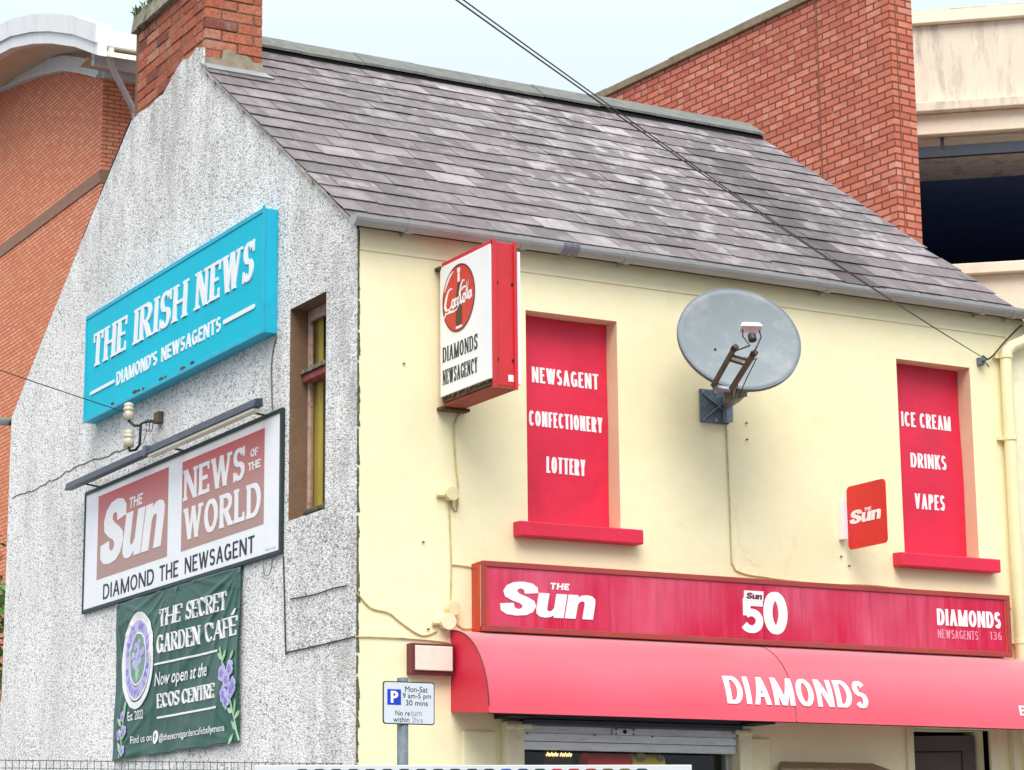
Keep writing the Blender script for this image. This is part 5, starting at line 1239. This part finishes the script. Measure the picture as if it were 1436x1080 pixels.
ft = [(23.6, 15.22), (24.71, 15.72), (25.94, 16.18), (26.91, 16.49), (28.13, 16.81), (28.76, 16.91), (30.4, 17.12), (32.2, 17.26), (34.0, 17.30)]
mir2 = lambda L_: L_+[(68-y, z) for y, z in L_[-2::-1]]
ft = mir2(ft); X0 = K.x-1.0
k = MB()
for (y0, z0), (y1, z1) in zip(ft, ft[1:]):
    k.hexa([(X0, y0, z0-.32), (X0, y1, z1-.32), (X0, y1, z1), (X0, y0, z0), (X0+.27, y0, z0-.32), (X0+.27, y1, z1-.32), (X0+.27, y1, z1), (X0+.27, y0, z0)])
    if y0 > 25.5: k.quad((X0+.271, y0, z0-.30), (X0+.271, y1, z1-.30), (X0+8, y1, z1-.30), (X0+8, y0, z0-.30))
    k.hexa([(X0+.04, y0, z0-.53), (X0+.04, y1, z1-.53), (X0+.04, y1, z1-.321), (X0+.04, y0, z0-.321), (X0+.2, y0, z0-.53), (X0+.2, y1, z1-.53), (X0+.2, y1, z1-.321), (X0+.2, y0, z0-.321)])
k.build('eaves_fascia', M['whitefascia'], t)
k = MB()
for (y0, z0), (y1, z1) in zip(ft, ft[1:]): k.quad((X0+.2, y0, z0-.52), (X0+.2, y1, z1-.52), (K.x+.5, y1, z1-.50), (K.x+.5, y0, z0-.50))
k.build('soffit', M['soffit'], t)
k = MB(); k.box(7.36, 20, 25.05, 25.30, 15.44, 15.72); gg = k.build('box_gutter', M['whitefascia'], t, bevel=.01)
k = MB(); k.box(7.36, 20, 25.31, 25.45, 15.18, 15.44); k.build('eaves_board', M['whitefascia'], t)
k = MB(); k.box(7.3, 20, 25.45, 25.9, 15.30, 15.34); k.build('side_soffit', M['soffit'], t)
k = MB(); k.tube([(7.58, 25.12, 15.50), (7.58, 25.12, 15.20), (7.64, 25.2, 15.12), (8.30, 25.88, 14.66), (8.32, 25.88, 14.5), (8.32, 25.88, 8)], .055, 10); k.build('downpipe', M['whitefascia'], t)

# brick stair tower on the right
K2 = Vector((9.24, 6.85, 0)); ang = R(4)
t = empty('brick_stair_tower', 'red brick tower wall with lichened coping rising behind the slate roof', 'building'); t.location = K2; t.rotation_euler = (0, 0, ang)
def inv(o): return o
k = MB(); k.quad((0, 0, 0), (0, 12, 0), (0, 12, 10.695), (0, 0, 10.695)); k.build('side_brickwork', M['brickR'], t)
k = MB(); k.quad((0, 0, 0), (.31, 0, 0), (.31, 0, 11.6), (0, 0, 11.6)); k.quad((.31, 0, 0), (.31, 6, 0), (.31, 6, 10.695), (.31, 0, 10.695)); k.build('end_brickwork', M['brickR'], t)
k = MB(); s = 0.0; rr = random.Random(5)
while s < 11.9: e_ = min(s+.6, 12); k.box(-.035, .40, s+.003, e_-.003, 10.697, 10.79+rr.uniform(-.006, .006)); s = e_
k.build('coping', M['coping'], t, bevel=.01)
k = MB(); k.box(-.006, .0, 1.085, 1.10, 0, 10.69); k.box(.078, .088, -.005, -.001, 0, 10.55); k.build('movement_joint', M['mortar'], t)

# concrete car park
t = empty('concrete_car_park', 'beige concrete multi storey car park with dark open deck at right', 'building'); t.location = (11.03, 8.6, 0); t.rotation_euler = (0, 0, -R(40.5))
X0, X1 = -.32, 10
k = MB(); k.box(X0, X1, -.02, .3, 10.0, 10.92); k.build('parapet_panel', M['concrete'], t)
k = MB(); k.box(X0, X1, -.10, .35, 10.925, 11.06); k.build('parapet_lip', M['concretelight'], t, bevel=.01)
k = MB(); k.box(X0, X1, -.04, .34, 11.061, 11.10); k.build('mossy_capping', M['mosstop'], t, bevel=.01)
k = MB(); k.box(X0, X1, -.14, .3, 9.89, 9.998); k.build('ledge', M['concrete'], t, bevel=.01)
k = MB(); k.box(X0, X1, -.03, .4, 9.655, 9.888); k.build('edge_beam', M['concretelight'], t, bevel=.01)
k = MB(); k.box(X0, X1, .401, 1.9, 9.70, 9.86); k.build('deck_slab', M['concrete'], t)
k = MB(); k.box(X0, X1, 1.901, 14, 9.69, 9.86); k.build('inner_deck_slab', M['deckshade'], t)  # same ceiling beyond the lit front part, shade painted in its colour
k = MB(); k.box(X0, X1, .401, 14, 6.7, 6.85); k.quad((X0, 14, 6.8), (X1, 14, 6.8), (X1, 14, 9.7), (X0, 14, 9.7)); k.quad((X0, .4, 6.8), (X0, 14, 6.8), (X0, 14, 9.7), (X0, .4, 9.7)); k.quad((X1, .4, 6.8), (X1, 14, 6.8), (X1, 14, 9.7), (X1, .4, 9.7)); k.build('deck_interior', M['deckshade'], t)
k = MB()
for x in (2.6, 7): k.box(x, x+.4, 1.95, 13.9, 9.25, 9.689)
k.build('ceiling_beam', M['deckshade'], t)
k = MB(); k.bar((X0, .1, 9.485), (X1, .1, 9.485), .06, .12, (0, 0, 1)); k.box(.22, .26, .07, .13, 9.50, 9.64); k.box(3.2, 3.24, .07, .13, 9.50, 9.64); k.build('steel_rail', M['navy'], t)
k = MB(); k.box(X0, X1, -.12, .35, 8.03, 8.15); k.build('parapet_lip', M['concretelight'], t, bevel=.01)
k = MB(); k.box(X0, X1, -.02, .3, 0, 8.028); k.build('lower_panel', M['concretelight'], t)

# neighbouring shop
t = empty('neighbour_building', 'pale cream neighbouring building beyond the drainpipe', 'building')
k = MB(); k.box(4.40, 4.555, -.012, -.001, .1, 4.99); k.box(XE+.002, 9, .0, 5, 0, 4.94); k.build('wall', M['creamplastic'] if False else paint('pale_cream_render', S(240, 234, 200), .8, .04, 3, dirt=S(150, 142, 110), damt=.35, dscale=6, bump=.3, bscale=9), t)
k = MB(); k.box(XE+.04, 9.05, -.05, 5.05, 4.945, 5.0); k.build('parapet_coping', M['coping'], t)

# rear yard wall
t = MB(); t.box(.01, .3, YE+.003, 10, 0, 2.94)
tag(t.build('yard_wall', M['rough'], bevel=.01), 'low roughcast yard wall continuing behind the gable end', 'wall')

# shrubs behind the gable
def shrub(center, rx, rz, n, mat, label, seed, base_z=0.0):
    rr = random.Random(seed); t = empty('shrub', label, 'shrub', group='shrubs behind the gable')
    c = Vector(center); k = MB()
    k.tube([(c.x, c.y, base_z), (c.x+.1, c.y, c.z*.5), c], [.09, .06, .03], 8)
    for i in range(14):
        d_ = Vector((rr.gauss(0, 1), rr.gauss(0, 1), rr.gauss(.3, .8))).normalized(); k.tube([c-Vector((0, 0, rz*.4)), c+Vector((d_.x*rx*.5, d_.y*rx*.5, d_.z*rz*.5)), c+Vector((d_.x*rx*.9, d_.y*rx*.9, d_.z*rz*.9))], [.03, .018, .006], 5)
    k.build('trunk', M['bark'], t)
    cl = []
    for i in range(60):
        d_ = Vector((rr.gauss(0, 1), rr.gauss(0, 1), rr.gauss(0, 1))).normalized()*rr.random()**.35; cl.append((c+Vector((d_.x*rx, d_.y*rx, d_.z*rz)), rr.uniform(.14, .30), rr.random()))
    k = MB()
    for i in range(n):
        p, r_, sh_ = rr.choice(cl); d_ = Vector((rr.gauss(0, 1), rr.gauss(0, 1), rr.gauss(0, 1))).normalized()*r_*rr.random()**.5
        q = p+d_; a = Vector((rr.gauss(0, 1), rr.gauss(0, 1), rr.gauss(-.3, .7))).normalized(); b_ = a.orthogonal().normalized(); b_.rotate(Quaternion(a, rr.random()*6.28))
        ln = rr.uniform(.07, .15); wd_ = ln*.20
        col = (min(1, max(0, .25+.5*sh_+rr.gauss(0, .15))), 0, 0)
        k.add([q, q+a*ln*.4+b_*wd_, q+a*ln, q+a*ln*.4-b_*wd_], [(0, 1, 2, 3)], 0, col)
    k.build('crown', mat, t); return t
shrub((.9, 10.85, 3.95), .80, .75, 5200, M['leafgreen'], 'glossy green shrub showing at the rear edge of the gable', 31)
shrub((.75, 11.6, 4.75), .90, .45, 3600, M['leafbrown'], 'browning shrub above the green one behind the gable edge', 32)

for o in bpy.data.objects:
    if o.type == 'EMPTY' and o.name.startswith('shrub'): pass
